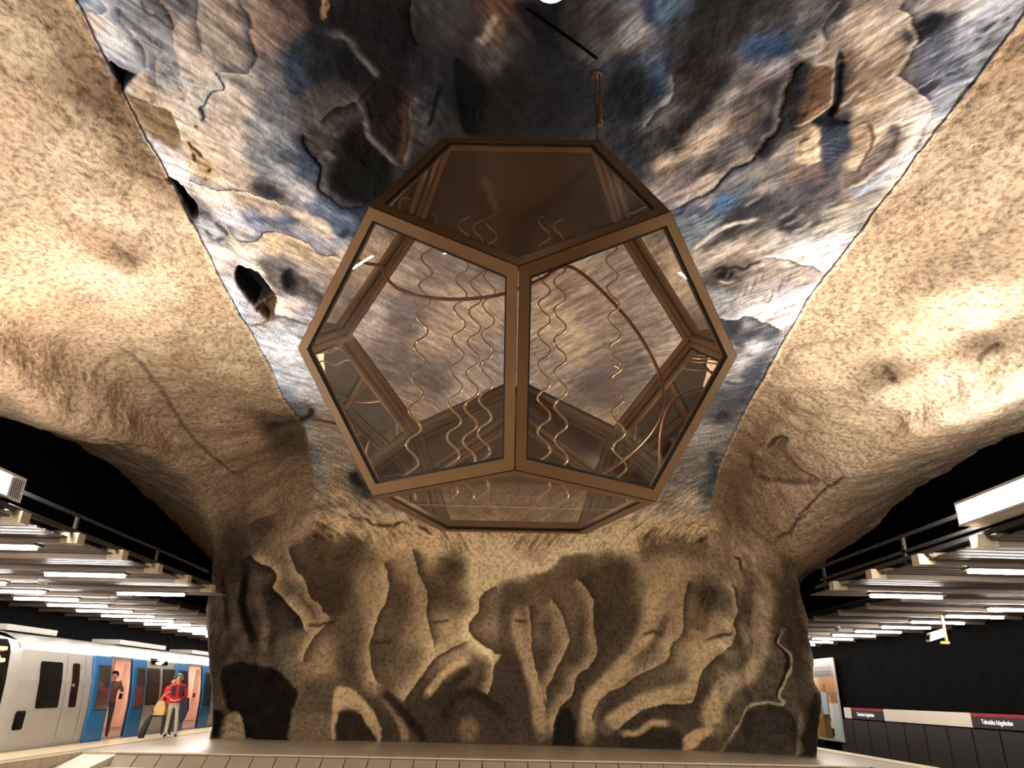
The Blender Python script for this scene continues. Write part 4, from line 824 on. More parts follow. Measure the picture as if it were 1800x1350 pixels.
# stand it exactly level: its top face normal becomes world up, keep the heading
_n = _RW @ np.array([0, .52573, .85065]); _ax = np.cross(_n, [0, 0, 1.0]); _an = math.asin(np.linalg.norm(_ax))
_RW = _rot(_ax/np.linalg.norm(_ax)*_an) @ _RW
DC = CAM+WB @ DT*DS
def dv(x, y, z): return DC+_RW @ np.array([x, y, z])*DS
DVERT = [(sx, sy, sz) for sx in (-1, 1) for sy in (-1, 1) for sz in (-1, 1)]
DVERT += [(0, a*_ph, b*_q) for a in (-1, 1) for b in (-1, 1)]+[(a*_q, 0, b*_ph) for a in (-1, 1) for b in (-1, 1)]+[(a*_ph, b*_q, 0) for a in (-1, 1) for b in (-1, 1)]
DW = np.array([dv(*v) for v in DVERT])
DN = [n for n in [(0, a*.52573, b*.85065) for a in (-1, 1) for b in (-1, 1)]+[(a*.52573, b*.85065, 0) for a in (-1, 1) for b in (-1, 1)]+[(a*.85065, 0, b*.52573) for a in (-1, 1) for b in (-1, 1)]]
M_bronze = mat('bronze_frame', rgb(148, 114, 76), .42, .55, noise=.08, nscale=5)
M_gasket = mat('black_gasket', rgb(22, 18, 16), .6)
M_roof = mat('brown_roof_panel', rgb(78, 54, 36), .18, 0.0, noise=.12, nscale=2, spec=.5)
def glass_mat():
    m = bpy.data.materials.new('clear_glass'); m.use_nodes = True; nt = m.node_tree; nt.nodes.clear()
    out = nt.nodes.new('ShaderNodeOutputMaterial'); t = nt.nodes.new('ShaderNodeBsdfTransparent'); t.inputs[0].default_value = (.96, .91, .85, 1)
    g = nt.nodes.new('ShaderNodeBsdfGlossy'); g.inputs['Roughness'].default_value = .0; g.inputs['Color'].default_value = (1, 1, 1, 1)
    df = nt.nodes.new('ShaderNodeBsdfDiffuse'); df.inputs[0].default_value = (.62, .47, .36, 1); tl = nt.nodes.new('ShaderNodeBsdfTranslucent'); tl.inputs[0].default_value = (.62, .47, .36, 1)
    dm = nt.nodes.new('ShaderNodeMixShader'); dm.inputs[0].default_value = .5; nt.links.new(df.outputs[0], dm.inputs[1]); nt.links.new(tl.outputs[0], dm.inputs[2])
    du = nt.nodes.new('ShaderNodeMixShader'); du.inputs[0].default_value = .075; nt.links.new(t.outputs[0], du.inputs[1]); nt.links.new(dm.outputs[0], du.inputs[2])   # beige haze mixed in to stand for warm reflections
    fr = nt.nodes.new('ShaderNodeFresnel'); fr.inputs['IOR'].default_value = 1.5; mx = nt.nodes.new('ShaderNodeMixShader')
    nt.links.new(fr.outputs[0], mx.inputs[0]); nt.links.new(du.outputs[0], mx.inputs[1]); nt.links.new(g.outputs[0], mx.inputs[2]); nt.links.new(mx.outputs[0], out.inputs[0])
    return m
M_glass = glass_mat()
dod = empty('glass_dodecahedron', tuple(DC)); tag(dod, 'large bronze-framed glass dodecahedron hanging from the painted vault', 'sculpture')
def dl(p): return np.asarray(p, float)-DC
for n in DN:
    nw = _RW @ np.array(n)
    ids = [i for i in range(20) if abs((DW[i]-DC) @ nw-DS*1.3764) < .02]
    cen = np.mean(DW[ids], 0); e1 = (DW[ids[0]]-cen)/np.linalg.norm(DW[ids[0]]-cen); e2 = np.cross(nw, e1)
    ids.sort(key=lambda i: math.atan2((DW[i]-cen) @ e2, (DW[i]-cen) @ e1))
    R = np.array([DW[i] for i in ids]); apo = np.linalg.norm((R[0]+R[1])/2-cen)
    def ring(w, d): return [dl(cen+(p-cen)*(1-w/apo)-nw*d) for p in R]
    def ring_mesh(w0, w1, d0, d1):
        a, b, c, d = ring(w0, d0), ring(w1, d0), ring(w1, d1), ring(w0+(d1-d0)*.62, d1)
        v = a+b+c+d; f = []
        for k in range(5):
            j = (k+1) % 5
            f += [(k, j, 5+j, 5+k), (5+k, 5+j, 10+j, 10+k), (10+k, 10+j, 15+j, 15+k), (15+k, 15+j, j, k)]
        return MB().add(v, f)
    ring_mesh(.006, .098, 0, .07).build('face_frame', M_bronze, dod)
    ring_mesh(.096, .118, .010, .03).build('gasket', M_gasket, dod)
    horizontal_top = nw[2] > .9
    a = ring(.10, .02); b = ring(.10, .032)
    if horizontal_top:
        MB().add(a+b, [(0, 1, 2, 3, 4), (9, 8, 7, 6, 5)]+[(k, 5+k, 5+(k+1) % 5, (k+1) % 5) for k in range(5)]).build('roof_panel', M_roof, dod)
        ROOF_Z = float((cen-nw*.032)[2])
    else:
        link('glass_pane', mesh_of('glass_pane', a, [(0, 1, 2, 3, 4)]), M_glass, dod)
BOT_Z = DC[2]-1.3764*DS
# wavy rods hanging from the roof panel
M_wire = mat('bright_wire', rgb(210, 182, 144), .28, .85)
for (x, y, ph) in ((757, 373, .2), (818, 373, 1.6), (843, 373, .9), (865, 373, 2.4), (957, 377, 3.0), (983, 373, 1.2), (1072, 377, .1)):
    p = on(x, y, 2, ROOF_Z); z = np.linspace(ROOF_Z-.005, BOT_Z+.10, 150)
    k = (ROOF_Z-z)/.345
    saw = np.sin(2*math.pi*k+ph)
    amp = .062*np.sign(saw)*np.abs(saw)**.85
    MB().tube([dl((p[0]+a, p[1]+.25*a, zz)) for a, zz in zip(amp, z)], .011, 6).build('wavy_rod', M_wire, dod, True)
# the spiral band
M_band = mat('copper_band', rgb(128, 84, 54), .35, .7)
def catmull(P, n=14):
    P = [np.asarray(p, float) for p in P]; out = []
    for i in range(len(P)-1):
        a, b, c, d = P[max(i-1, 0)], P[i], P[i+1], P[min(i+2, len(P)-1)]
        for k in range(n):
            t = k/n; out.append(.5*((2*b)+(-a+c)*t+(2*a-5*b+4*c-d)*t*t+(-a+3*b-3*c+d)*t**3))
    return out+[P[-1]]
DY = DC[1]
band = [on(x, y, 1, DY+d) for x, y, d in ((930, 405, .75), (800, 395, .95), (705, 411, .75), (672, 455, .35), (693, 503, .0), (770, 525, -.15), (870, 520, -.15), (945, 494, -.1), (1005, 470, .15), (1090, 545, .45), (1142, 620, .55), (1166, 690, .5), (1148, 752, .35), (1095, 808, .15), (1040, 842, .0))]
MB().tube([dl(p) for p in catmull(band)], .019, 8).build('spiral_band', M_band, dod, True)
# hangers
M_rust = mat('rusty_steel', rgb(120, 92, 70), .5, .6, noise=.4, nscale=30)
def top_vertex(x, y, z): return DW[[i for i, v in enumerate(DVERT) if abs(v[0]-x) < .01 and abs(v[1]-y) < .01 and abs(v[2]-z) < .01][0]]
def vault_z(x, y):
    d = np.abs(POS[..., 0]-x)+np.abs(POS[..., 1]-y)+np.where(POS[..., 2] < 6, 9, 0); return float(POS[..., 2].ravel()[d.argmin()])
def hanger(p):
    zt = vault_z(p[0], p[1])+.03
    h = zt-p[2]
    hp = empty('hanger', (0, 0, 0)); 
    bpy.data.objects.remove(hp)
    rod = MB().tube([dl((p[0]-.022, p[1], p[2])), dl((p[0]-.022, p[1], zt))], .009, 8).tube([dl((p[0]+.022, p[1], p[2]+h*.30)), dl((p[0]+.022, p[1], zt))], .009, 8).build('hanger_rod', M_rust, dod)
    z0 = p[2]+h*.20
    t = MB()
    t.tube([dl((p[0], p[1], z0+h*.0)), dl((p[0], p[1], z0+h*.28))], [.030, .030], 8).tube([dl((p[0]-.05, p[1], z0+h*.06)), dl((p[0]+.05, p[1], z0+h*.06))], .013, 6).tube([dl((p[0]-.05, p[1], z0+h*.24)), dl((p[0]+.05, p[1], z0+h*.24))], .013, 6)
    t.tube([dl((p[0]+.035*math.cos(a), p[1]+.035*math.sin(a), z0+h*.02+.003*a)) for a in np.linspace(0, 18, 40)], .007, 5)
    t.build('turnbuckle', M_rust, rod)
    MB().tube([dl((p[0], p[1], zt-.05)), dl((p[0], p[1], zt+.01))], .05, 10).build('anchor_plate', M_rust, rod)
hanger(top_vertex(_q, 0, _ph)); hanger(top_vertex(0, _ph, _q))
# ================================================================== the train
SIDE_X = -10.75
def xo(z): return float(np.interp(z, [-.9, -.3, .9, 1.5, 2.17, 2.35, 2.5, 2.58, 2.62], [.10, .02, 0, .05, .17, .32, .62, 1.0, 1.4]))
def sp(y, z, out=0.0): return (SIDE_X-xo(z)+out, y, z)
M_tw = mat('white_train_paint', rgb(196, 190, 183), .3, noise=.03, nscale=2)
M_troof = mat('darkened_train_roof', rgb(80, 77, 74), .5)  # roof colour darkened to offset the glare of the tubes above
M_tb = mat('blue_door_paint', rgb(26, 118, 186), .3)
M_tg = mat('dark_window_glass', rgb(22, 20, 20), .08)
M_twin = mat('saloon_window_glass', rgb(86, 74, 60), .08)
M_grey = mat('grey_roof_box', rgb(140, 134, 126), .5)
M_seal = mat('dark_door_seal', rgb(40, 14, 16), .5)
M_in = mat('peach_saloon_wall', rgb(240, 190, 165), .5)
M_infloor = mat('brown_saloon_floor', rgb(110, 78, 56), .6)
M_inlight = mat('saloon_light', (1, 1, 1, 1), .5, emit=(1, .86, .74, 1), strength=4.5)
M_pole = mat('yellow_grab_pole', rgb(226, 178, 70), .35)
M_red = mat('red_door_lamp', rgb(205, 20, 40), .3, emit=(1, .05, .1, 1), strength=.8)
M_orange = mat('orange_display', (1, .3, .05, 1), .5, emit=(1, .35, .06, 1), strength=3.0)
M_yellow = mat('yellow_display', (1, .8, .2, 1), .5, emit=(1, .8, .25, 1), strength=2.0)
def side_patch(y0, y1, z0, z1, out, name, m, parent, r=.06):
    zs = sorted(set([z0, z0+r*.13, z0+r*.5, z0+r, z1-r, z1-r*.5, z1-r*.13, z1]+[q for q in (.9, 1.5, 2.17) if z0 < q < z1])); v = []
    for z in zs:
        e = max(z0+r-z, z-(z1-r), 0); i = r-math.sqrt(max(r*r-e*e, 0)); v += [sp(y0+i, z, out), sp(y1-i, z, out)]
    return MB().add(v, [(2*k, 2*k+1, 2*k+3, 2*k+2) for k in range(len(zs)-1)]).build(name, m, parent)
def side_shell(ys, zs, holes, out=0.0):
    v, f = [], []
    for y in ys:
        for z in zs: v.append(sp(y, z, out))
    n = len(zs)
    for i in range(len(ys)-1):
        for k in range(n-1):
            yc, zc = (ys[i]+ys[i+1])/2, (zs[k]+zs[k+1])/2
            if any(a < yc < b and .04 < zc < 2.14 for a, b in holes): continue
            f.append((i*n+k, i*n+k+1, (i+1)*n+k+1, (i+1)*n+k))
    return v, f
def nose(mb, y_side, d, z0=-.9, sgn=-1, phi0=0, phi1=90, zmin=-.9, zmax=2.62, out=0.0):
    zs = np.linspace(zmin, zmax, 14); ph = np.linspace(phi0, phi1, 12); v = []
    for z in zs:
        W = 1.4-xo(z)
        D = d*(1-.38*np.clip(z/2.6, 0, 1)**2)*(1-.25*np.clip((z-2.2)/.42, 0, 1))
        for p in ph:
            a = math.radians(p); v.append((-12.15+(W+out)*max(math.cos(a), 0)**.62, y_side+sgn*(D+out)*math.sin(a)**.9, z))
    n = len(ph); f = [(i*n+k, i*n+k+1, (i+1)*n+k+1, (i+1)*n+k) for i in range(len(zs)-1) for k in range(n-1)]
    return mb.add(v, f)
def train_unit(label, y0, y1, doors, sgn, detail):
    root = empty('metro_train', (SIDE_X, (y0 if sgn < 0 else y1), TRACK_Z)); tag(root, label, 'train')
    def P(o): o.parent = root; o.matrix_parent_inverse = Matrix.Translation(root.location).inverted(); return o
    zs = [-.9, -.3, .05, .5, .9, 1.5, 2.0, 2.13, 2.17, 2.24]
    ys = sorted(set([y0, y1]+[q for d in doors for q in d]+list(np.linspace(y0, y1, 14))))
    v, f = side_shell(ys, zs, doors); b = MB().add(v, f)
    b.box((-13.5, y0, -.9), (-13.4, y1, 2.3)); b.add([(-12.15, y0, 2.62), (-12.15, y1, 2.62), (-13.4, y1, 2.3), (-13.4, y0, 2.3)], [(0, 1, 2, 3)])
    b.add([(SIDE_X-.1, y0, -.9), (SIDE_X-.1, y1, -.9), (-13.4, y1, -.9), (-13.4, y0, -.9)], [(0, 1, 2, 3)])
    P(b.build('body', M_tw, None, False))
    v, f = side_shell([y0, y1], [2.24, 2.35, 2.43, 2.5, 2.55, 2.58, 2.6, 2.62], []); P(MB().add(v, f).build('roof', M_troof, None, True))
    ye = y0 if sgn < 0 else y1
    nb = MB(); nose(nb, ye, 1.15, sgn=sgn); nose(nb, ye, 1.15, sgn=sgn, phi0=90, phi1=180)
    # mirror half is made by cos<0 guard: build it explicitly
    nb2 = MB(); nose(nb2, ye, 1.15, sgn=sgn); n0 = len(nb2.v); nb2.add([(-24.3-x, y, z) for x, y, z in nb2.v], [q[::-1] for q in nb2.f])
    P(nb2.build('cab_nose', M_tw, None, True))
    ws = MB(); nose(ws, ye, 1.15, sgn=sgn, phi0=22, phi1=90, zmin=.55, zmax=2.36, out=.02)
    w = P(ws.build('windshield', M_tg, None, True))
    for k, (z, wdt) in enumerate(((2.15, .3), (1.90, .55))):
        for j in range(3 if k == 0 else 5):
            a = math.radians(32+j*4); D = 1.15*(1-.38*(z/2.6)**2)+.045; W = 1.4-xo(z)+.045
            x, y = -12.15+W*math.cos(a)**.62, ye+sgn*D*math.sin(a)**.9
            P(MB().box((x-.03, y-.03, z-.035), (x+.03, y+.03, z+.035)).build('display_letter', M_orange, None))
    return root, P
TDOORS = [(22.62, 23.92), (28.35, 29.75), (34.1, 35.4), (39.9, 41.2)]
tr, TP = train_unit('white metro train with open blue doors standing at the platform', 18.35, 62, TDOORS, -1, True)
def TPart(o): return TP(o)
# cab side
for a in ((19.15, 20.15, .88, 1.93), (18.45, 18.85, .44, .84)): TP(side_patch(*a, .012, 'cab_window', M_tg, None))
cd = TP(side_patch(20.38, 21.25, .07, 2.15, .004, 'cab_door', M_tw, None, .05)); TP(side_patch(20.62, 20.98, .88, 1.93, .014, 'door_window', mat('dark_red_glass', rgb(44, 16, 18), .1), None))
TP(MB().add([sp(20.62, 1.40, .02), sp(20.76, 1.36, .02), sp(20.76, 1.45, .02)], [(0, 1, 2)]).build('window_mark', M_tw, None))
for y in (20.36, 21.27, 21.62):
    TP(MB().add([sp(y, z, .005) for z in (.06, .5, .9, 1.3, 1.7, 2.12)]+[sp(y+.018, z, .005) for z in (.06, .5, .9, 1.3, 1.7, 2.12)], [(k, k+1, k+7, k+6) for k in range(5)]).build('panel_seam', mat('seam_brown', rgb(120, 100, 80), .6), None))
# doors
for i, (a, b) in enumerate(TDOORS):
    wdt = (b-a)/2+.30
    for s, (p, q) in enumerate(((a-wdt, a+.02), (b+.10, b+.10+wdt-.05))):
        zs = [.0, .3, .6, .9, 1.2, 1.5, 1.8, 2.0, 2.17]; v = [sp(p, z, .07) for z in zs]+[sp(q, z, .07) for z in zs]+[sp(q, z, .02) for z in zs]+[sp(p, z, .02) for z in zs]; n = len(zs)
        f = [(j*n+k, j*n+k+1, ((j+1) % 4)*n+k+1, ((j+1) % 4)*n+k) for j in range(4) for k in range(n-1)]+[(0, n, 2*n, 3*n), (n-1, 4*n-1, 3*n-1, 2*n-1)]
        lf = TP(MB().add(v, f).build('door_leaf', M_tb, None))
        wn = side_patch(p+.22, q-.10, .82, 1.88, .078, 'door_window', M_twin, None, .07); wn.parent = lf
        fr = MB().add([sp(y, z, .074) for y, z in ((p+.17, .77), (q-.05, .77), (q-.05, 1.93), (p+.17, 1.93))], [(0, 1, 2, 3)]).build('window_gasket', M_seal, None); fr.parent = lf
    zs = [.05, .5, .9, 1.3, 1.7, 2.0, 2.12]
    sl = MB().add([sp(b, z, .03) for z in zs]+[sp(b+.14, z, .03) for z in zs], [(k, k+1, k+8, k+7) for k in range(6)]); sl.add([sp(y, z, .03) for y, z in ((a, 2.10), (b+.14, 2.10), (b+.14, 2.19), (a, 2.19))], [(0, 1, 2, 3)])
    TP(sl.build('door_seal', M_seal, None))
    TP(MB().tube([sp(a+.10, 1.86, -.12), sp(a+.10, 2.06, -.12)], [.05, .10], 10).build('door_lamp', M_red, None))
    TP(MB().tube([sp(a+.14, .9, -.16), sp(a+.14, 1.8, -.16)], .03, 8).build('white_post', M_tw, None))
    for k, (dy, dx) in enumerate(((.62, -.55), (.78, -.35))): TP(MB().tube([(SIDE_X+dx, a+dy, .08), (SIDE_X+dx-.03, a+dy, 2.2)], .028, 8).build('grab_pole', M_pole, None))
    TP(MB().box((SIDE_X-.30, b-.02, .45), (SIDE_X-.12, b+.0, 2.0)).build('draught_screen', M_in, None))
    TP(MB().box((SIDE_X-.26, b-.035, 1.05), (SIDE_X-.18, b-.02, 1.2)).build('door_button', M_tg, None))
    TP(MB().box((SIDE_X+.0, a+.02, -.06), (SIDE_X+.13, b, .03)).build('door_step', M_grey, None))
TP(MB().box((-13.38, 18.6, .0), (SIDE_X-.05, 61.5, .05)).build('saloon_floor', M_infloor, None))
TP(MB().box((-13.36, 18.6, .05), (-13.30, 61.5, 2.25)).build('saloon_wall', M_in, None))
TP(MB().box((-13.3, 18.6, 2.26), (SIDE_X-.32, 61.5, 2.30)).build('saloon_ceiling', M_in, None))
for y in np.arange(20, 45, 3.0): TP(MB().box((-12.6, y, 2.22), (-12.3, y+1.9, 2.255)).build('saloon_lamp', M_inlight, None))
# saloon windows
wy = [(25.15, 26.05), (26.35, 27.25), (31.4, 32.6), (32.9, 33.4), (37.0, 38.4)]
for a, b in wy:
    TP(side_patch(a-.05, b+.05, .86, 1.95, .008, 'window_gasket', M_seal, None, .08)); TP(side_patch(a, b, .91, 1.90, .014, 'saloon_window', M_twin, None, .06))
# side destination display
TP(side_patch(25.35, 26.65, 2.06, 2.24, .016, 'side_display', M_tg, None, .02))
TP(MB().add([sp(25.65, 2.08, .03), sp(26.05, 2.06, .03), sp(26.35, 2.15, .03), sp(25.95, 2.235, .03)], [(0, 1, 2, 3)]).build('display_sign', M_yellow, None))
for a, b in ((18.7, 20.9), (24.5, 28.0), (30.5, 36.0)): TP(MB().box((-12.5, a, 2.60), (-11.62, b, 2.74)).build('roof_box', M_grey, None))
tr2, _ = train_unit('rounded white cab end of the coupled train unit ahead of the dark windshield', -8, 14.95, [(3.0, 4.3)], 1, False)

# ================================================================== people
def skin_person(name, label, loc, rz, height, pose, zones, hair, hair_len, group=None):
    """one continuous skinned body; pose: joint name -> (x, y, z) for a 1.75 m figure facing -Y"""
    J = {'pelvis': (0, 0, .95), 'waist': (0, .01, 1.08), 'chest': (0, .0, 1.32), 'neck': (0, .01, 1.49), 'chin': (0, -.03, 1.56), 'head': (0, -.015, 1.64), 'crown': (0, .0, 1.72),
         'hipL': (.10, 0, .90), 'kneeL': (.11, -.02, .50), 'ankleL': (.11, .02, .09), 'toeL': (.13, -.15, .04), 'hipR': (-.10, 0, .90), 'kneeR': (-.11, -.02, .50), 'ankleR': (-.11, .02, .09), 'toeR': (-.13, -.15, .04),
         'shL': (.19, .01, 1.43), 'elL': (.26, .02, 1.15), 'wrL': (.27, -.06, .90), 'haL': (.27, -.08, .83), 'shR': (-.19, .01, 1.43), 'elR': (-.26, .02, 1.15), 'wrR': (-.27, -.06, .90), 'haR': (-.27, -.08, .83)}
    J.update(pose)
    Rr = {'pelvis': .15, 'waist': .14, 'chest': .165, 'neck': .058, 'chin': .075, 'head': .095, 'crown': .07, 'hipL': .10, 'kneeL': .068, 'ankleL': .050, 'toeL': .038, 'hipR': .10, 'kneeR': .068, 'ankleR': .050, 'toeR': .038,
          'shL': .072, 'elL': .052, 'wrL': .036, 'haL': .036, 'shR': .072, 'elR': .052, 'wrR': .036, 'haR': .036}
    E = [('pelvis', 'waist'), ('waist', 'chest'), ('chest', 'neck'), ('neck', 'chin'), ('chin', 'head'), ('head', 'crown')]
    for s in 'LR': E += [('pelvis', 'hip'+s), ('hip'+s, 'knee'+s), ('knee'+s, 'ankle'+s), ('ankle'+s, 'toe'+s), ('chest', 'sh'+s), ('sh'+s, 'el'+s), ('el'+s, 'wr'+s), ('wr'+s, 'ha'+s)]
    for s in 'LR':      # five fingers, unequal and curled
        w, h = Vector(J['wr'+s]), Vector(J['ha'+s]); d = (h-w).normalized(); side = Vector((0, 0, 1)).cross(d); side = side.normalized() if side.length > .1 else Vector((1, 0, 0)); dn = Vector((0, 0, -1))
        for k, (off, ln) in enumerate(((-.03, .055), (-.011, .075), (.009, .08), (.027, .07), (.045, .055))):
            a, b = 'f%s%d' % (s, k), 'g%s%d' % (s, k)
            base = h if k else w+(h-w)*.4
            J[a] = tuple(base+side*off*.8+d*ln*.55); J[b] = tuple(base+side*off+d*ln*.9+dn*.025); Rr[a] = .010; Rr[b] = .008
            E += [('ha'+s if k else 'wr'+s, a), (a, b)]
    names = list(J); sc = height/1.75
    me = bpy.data.meshes.new(name+'_skeleton'); me.from_pydata([Vector(J[n])*sc for n in names], [(names.index(a), names.index(b)) for a, b in E], []); me.update()
    tmp = bpy.data.objects.new('skeleton', me); COL.objects.link(tmp)
    md = tmp.modifiers.new('skin', 'SKIN'); md.use_smooth_shade = True
    for i, n in enumerate(names):
        sv = me.skin_vertices[0].data[i]; r = Rr[n]*sc; sv.radius = (r*1.12, r*.78) if n in ('pelvis', 'waist', 'chest') else (r, r); sv.use_root = (n == 'pelvis')
    sd = tmp.modifiers.new('sub', 'SUBSURF'); sd.levels = 1
    dg = bpy.context.evaluated_depsgraph_get(); ev = tmp.evaluated_get(dg); bmesh_ = bpy.data.meshes.new_from_object(ev); bpy.data.objects.remove(tmp)
    root = empty(name, loc, rz); tag(root, label, 'person', group)
    mats = list(dict.fromkeys(z[1] for z in zones)); bmesh_.materials.clear()
    for m in mats: bmesh_.materials.append(m)
    for p in bmesh_.polygons:
        c = p.center/sc; p.use_smooth = True
        for cond, m in zones:
            if cond(c): p.material_index = mats.index(m); break
    body = bpy.data.objects.new('body', bmesh_); COL.objects.link(body); body.parent = root
    # hair, nose, eyes, ears
    hx = Vector(J['head'])*sc
    bm = bmesh.new(); bmesh.ops.create_uvsphere(bm, u_segments=14, v_segments=10, radius=.112*sc)
    bmesh.ops.delete(bm, geom=[v for v in bm.verts if v.co.y < -.035*sc and v.co.z < .045*sc or v.co.z < -hair_len*sc], context='VERTS')
    for v in bm.verts: v.co.z *= 1.12; v.co += Vector((.004*math.sin(v.co.x*90), .02*sc, .035*sc))
    hm = bpy.data.meshes.new('hair'); bm.to_mesh(hm); bm.free(); h = link('hair', hm, hair, body, True); h.location = hx
    M_sk = [m for c, m in zones][-1]
    f = MB().tube([hx+Vector((0, -.085, .01))*sc, hx+Vector((0, -.118, -.02))*sc], [.010*sc, .018*sc], 6); f.build('nose', M_skin, body, True)
    for s in (-1, 1):
        MB().tube([hx+Vector((s*.035, -.080, .018))*sc, hx+Vector((s*.035, -.098, .018))*sc], [.014*sc, .007*sc], 6).build('eye', M_tg, body)
        MB().tube([hx+Vector((s*.085, .0, .01))*sc, hx+Vector((s*.112, .012, -.02))*sc], [.014*sc, .022*sc], 6).build('ear', M_skin, body, True)
    MB().tube([hx+Vector((-.025, -.086, -.058))*sc, hx+Vector((.025, -.086, -.058))*sc], .007*sc, 6).build('mouth', mat('lips', rgb(150, 70, 60), .6), body)
    return root, body
M_skin = mat('skin', rgb(205, 150, 120), .5); M_jred = mat('red_jacket', rgb(205, 16, 40), .7, noise=.12, nscale=14); M_khaki = mat('beige_trousers', rgb(196, 178, 148), .8, noise=.15, nscale=14)
M_shoe = mat('dark_shoes', rgb(46, 36, 32), .6); M_greyhair = mat('grey_blond_hair', rgb(176, 158, 128), .7, noise=.3, nscale=40); M_dkhair = mat('dark_hair', rgb(34, 26, 22), .7); M_vest = mat('dark_vest', rgb(34, 40, 42), .8)
M_brownj = mat('brown_jacket', rgb(92, 60, 44), .8); M_dkt = mat('dark_olive_trousers', rgb(52, 52, 44), .8); M_tan = mat('tan_canvas', rgb(206, 166, 108), .8, noise=.15, nscale=12)
def zones(jacket, trousers, sleeves_z):
    return [(lambda c: c.z < .10, M_shoe), (lambda c: abs(c.x) < .20 and c.z < .93 and abs(c.y) < .25 and c.z >= .10, trousers), (lambda c: c.z > 1.505, M_skin), (lambda c: sleeves_z(c), M_skin), (lambda c: True, jacket)]
px_ = on(303, 1296, 2, .012)
arm = {'elL': (.30, -.02, 1.15), 'wrL': (.12, -.27, 1.04), 'haL': (.05, -.30, 1.03), 'elR': (-.30, -.02, 1.15), 'wrR': (-.12, -.27, 1.03), 'haR': (-.05, -.30, 1.02), 'kneeL': (.14, -.06, .50), 'ankleL': (.16, .0, .09), 'toeL': (.20, -.16, .04)}
ploc = (-9.55, 24.45, .012)
p1, b1 = skin_person('person', 'grey-haired person in a red jacket and dark vest standing on the platform', ploc, .30, 1.74, arm, zones(M_jred, M_khaki, lambda c: c.y < -.245 and abs(c.x) < .14 and c.z < 1.15), M_greyhair, .05)
v = MB()
for s in (-1, 1): v.prism([(s*.045, -.135, 1.43), (s*.16, -.125, 1.44), (s*.17, -.150, 1.17), (s*.07, -.160, 1.13)], (0, -.022, 0))
v.build('vest', M_vest, b1)
bg = empty('shoulder_bag', (-9.86, 24.22, .012)); tag(bg, 'tan canvas bag hanging beside the person in the red jacket', 'bag')
MB().prism([(-.17, -.10, .60), (.15, -.10, .58), (.17, -.10, .78), (.11, -.10, 1.0), (-.08, -.10, 1.0), (-.15, -.10, .82)], (0, .17, 0)).build('bag_body', M_tan, bg)
MB().box((-.175, -.105, .56), (.155, .075, .615)).build('bag_base', M_shoe, bg)
MB().tube(catmull([(-.05, -.02, .99), (.02, -.04, 1.12), (.12, .02, 1.22), (.2, .08, 1.28)]), .016, 6).build('strap', M_tan, bg)
cs = empty('instrument_case', (-10.06, 23.95, .012)); tag(cs, 'long black case standing on the platform beside the tan bag', 'case')
MB().tube([(-.10, -.02, .0), (-.09, -.02, .12), (.0, .02, .45), (.06, .05, .62)], [.085, .105, .085, .04], 10).build('case_body', M_vest, cs, True)
MB().tube([(.06, .05, .61), (.10, .06, .70), (.07, .06, .74)], .014, 6).build('handle', M_shoe, cs)
dc = empty('folded_coat', (-9.14, 24.14, .012)); tag(dc, 'dark blue coat draped over the arm of the person in red', 'coat')
MB().prism([(-.12, -.06, 1.04), (.10, -.06, 1.10), (.14, -.06, .78), (.06, -.06, .50), (-.05, -.06, .42), (-.11, -.06, .70)], (0, .10, 0)).build('coat_cloth', mat('navy_cloth', rgb(26, 32, 58), .85), dc)
MB().box((-.10, -.075, .98), (.08, -.058, 1.06)).build('collar', M_vest, dc)
p2, b2 = skin_person('person', 'dark-haired person in red standing between the train window and the grey-haired person', (-10.12, 25.55, .012), .5, 1.66, {}, zones(M_jred, M_dkt, lambda c: c.z < .93 and abs(c.x) > .2), M_dkhair, .08)
p3, b3 = skin_person('person', 'person in a brown jacket and dark trousers standing in the first open train door', (-11.0, 23.32, .052), .35, 1.72, {'elL': (.30, -.05, 1.22), 'wrL': (.22, -.20, 1.42), 'haL': (.20, -.22, 1.50)}, zones(M_brownj, M_dkt, lambda c: c.z < .93 and abs(c.x) > .2), M_dkhair, .05)
hb = empty('handbag', (-10.98, 22.98, .052)); tag(hb, 'pale rounded bag held by the person in the train door', 'bag')
bm = bmesh.new(); bmesh.ops.create_uvsphere(bm, u_segments=14, v_segments=10, radius=.17); 
for q in bm.verts: q.co = Vector((q.co.x*.6, q.co.y*.95, q.co.z*1.25+1.02))
hm_ = bpy.data.meshes.new('bag_body'); bm.to_mesh(hm_); bm.free(); link('bag_body', hm_, mat('pale_bag', rgb(206, 182, 158), .7), hb, True)
MB().tube(catmull([(0, -.10, 1.18), (0, -.06, 1.34), (0, .06, 1.34), (0, .10, 1.18)]), .012, 6).build('handle', M_shoe, hb)

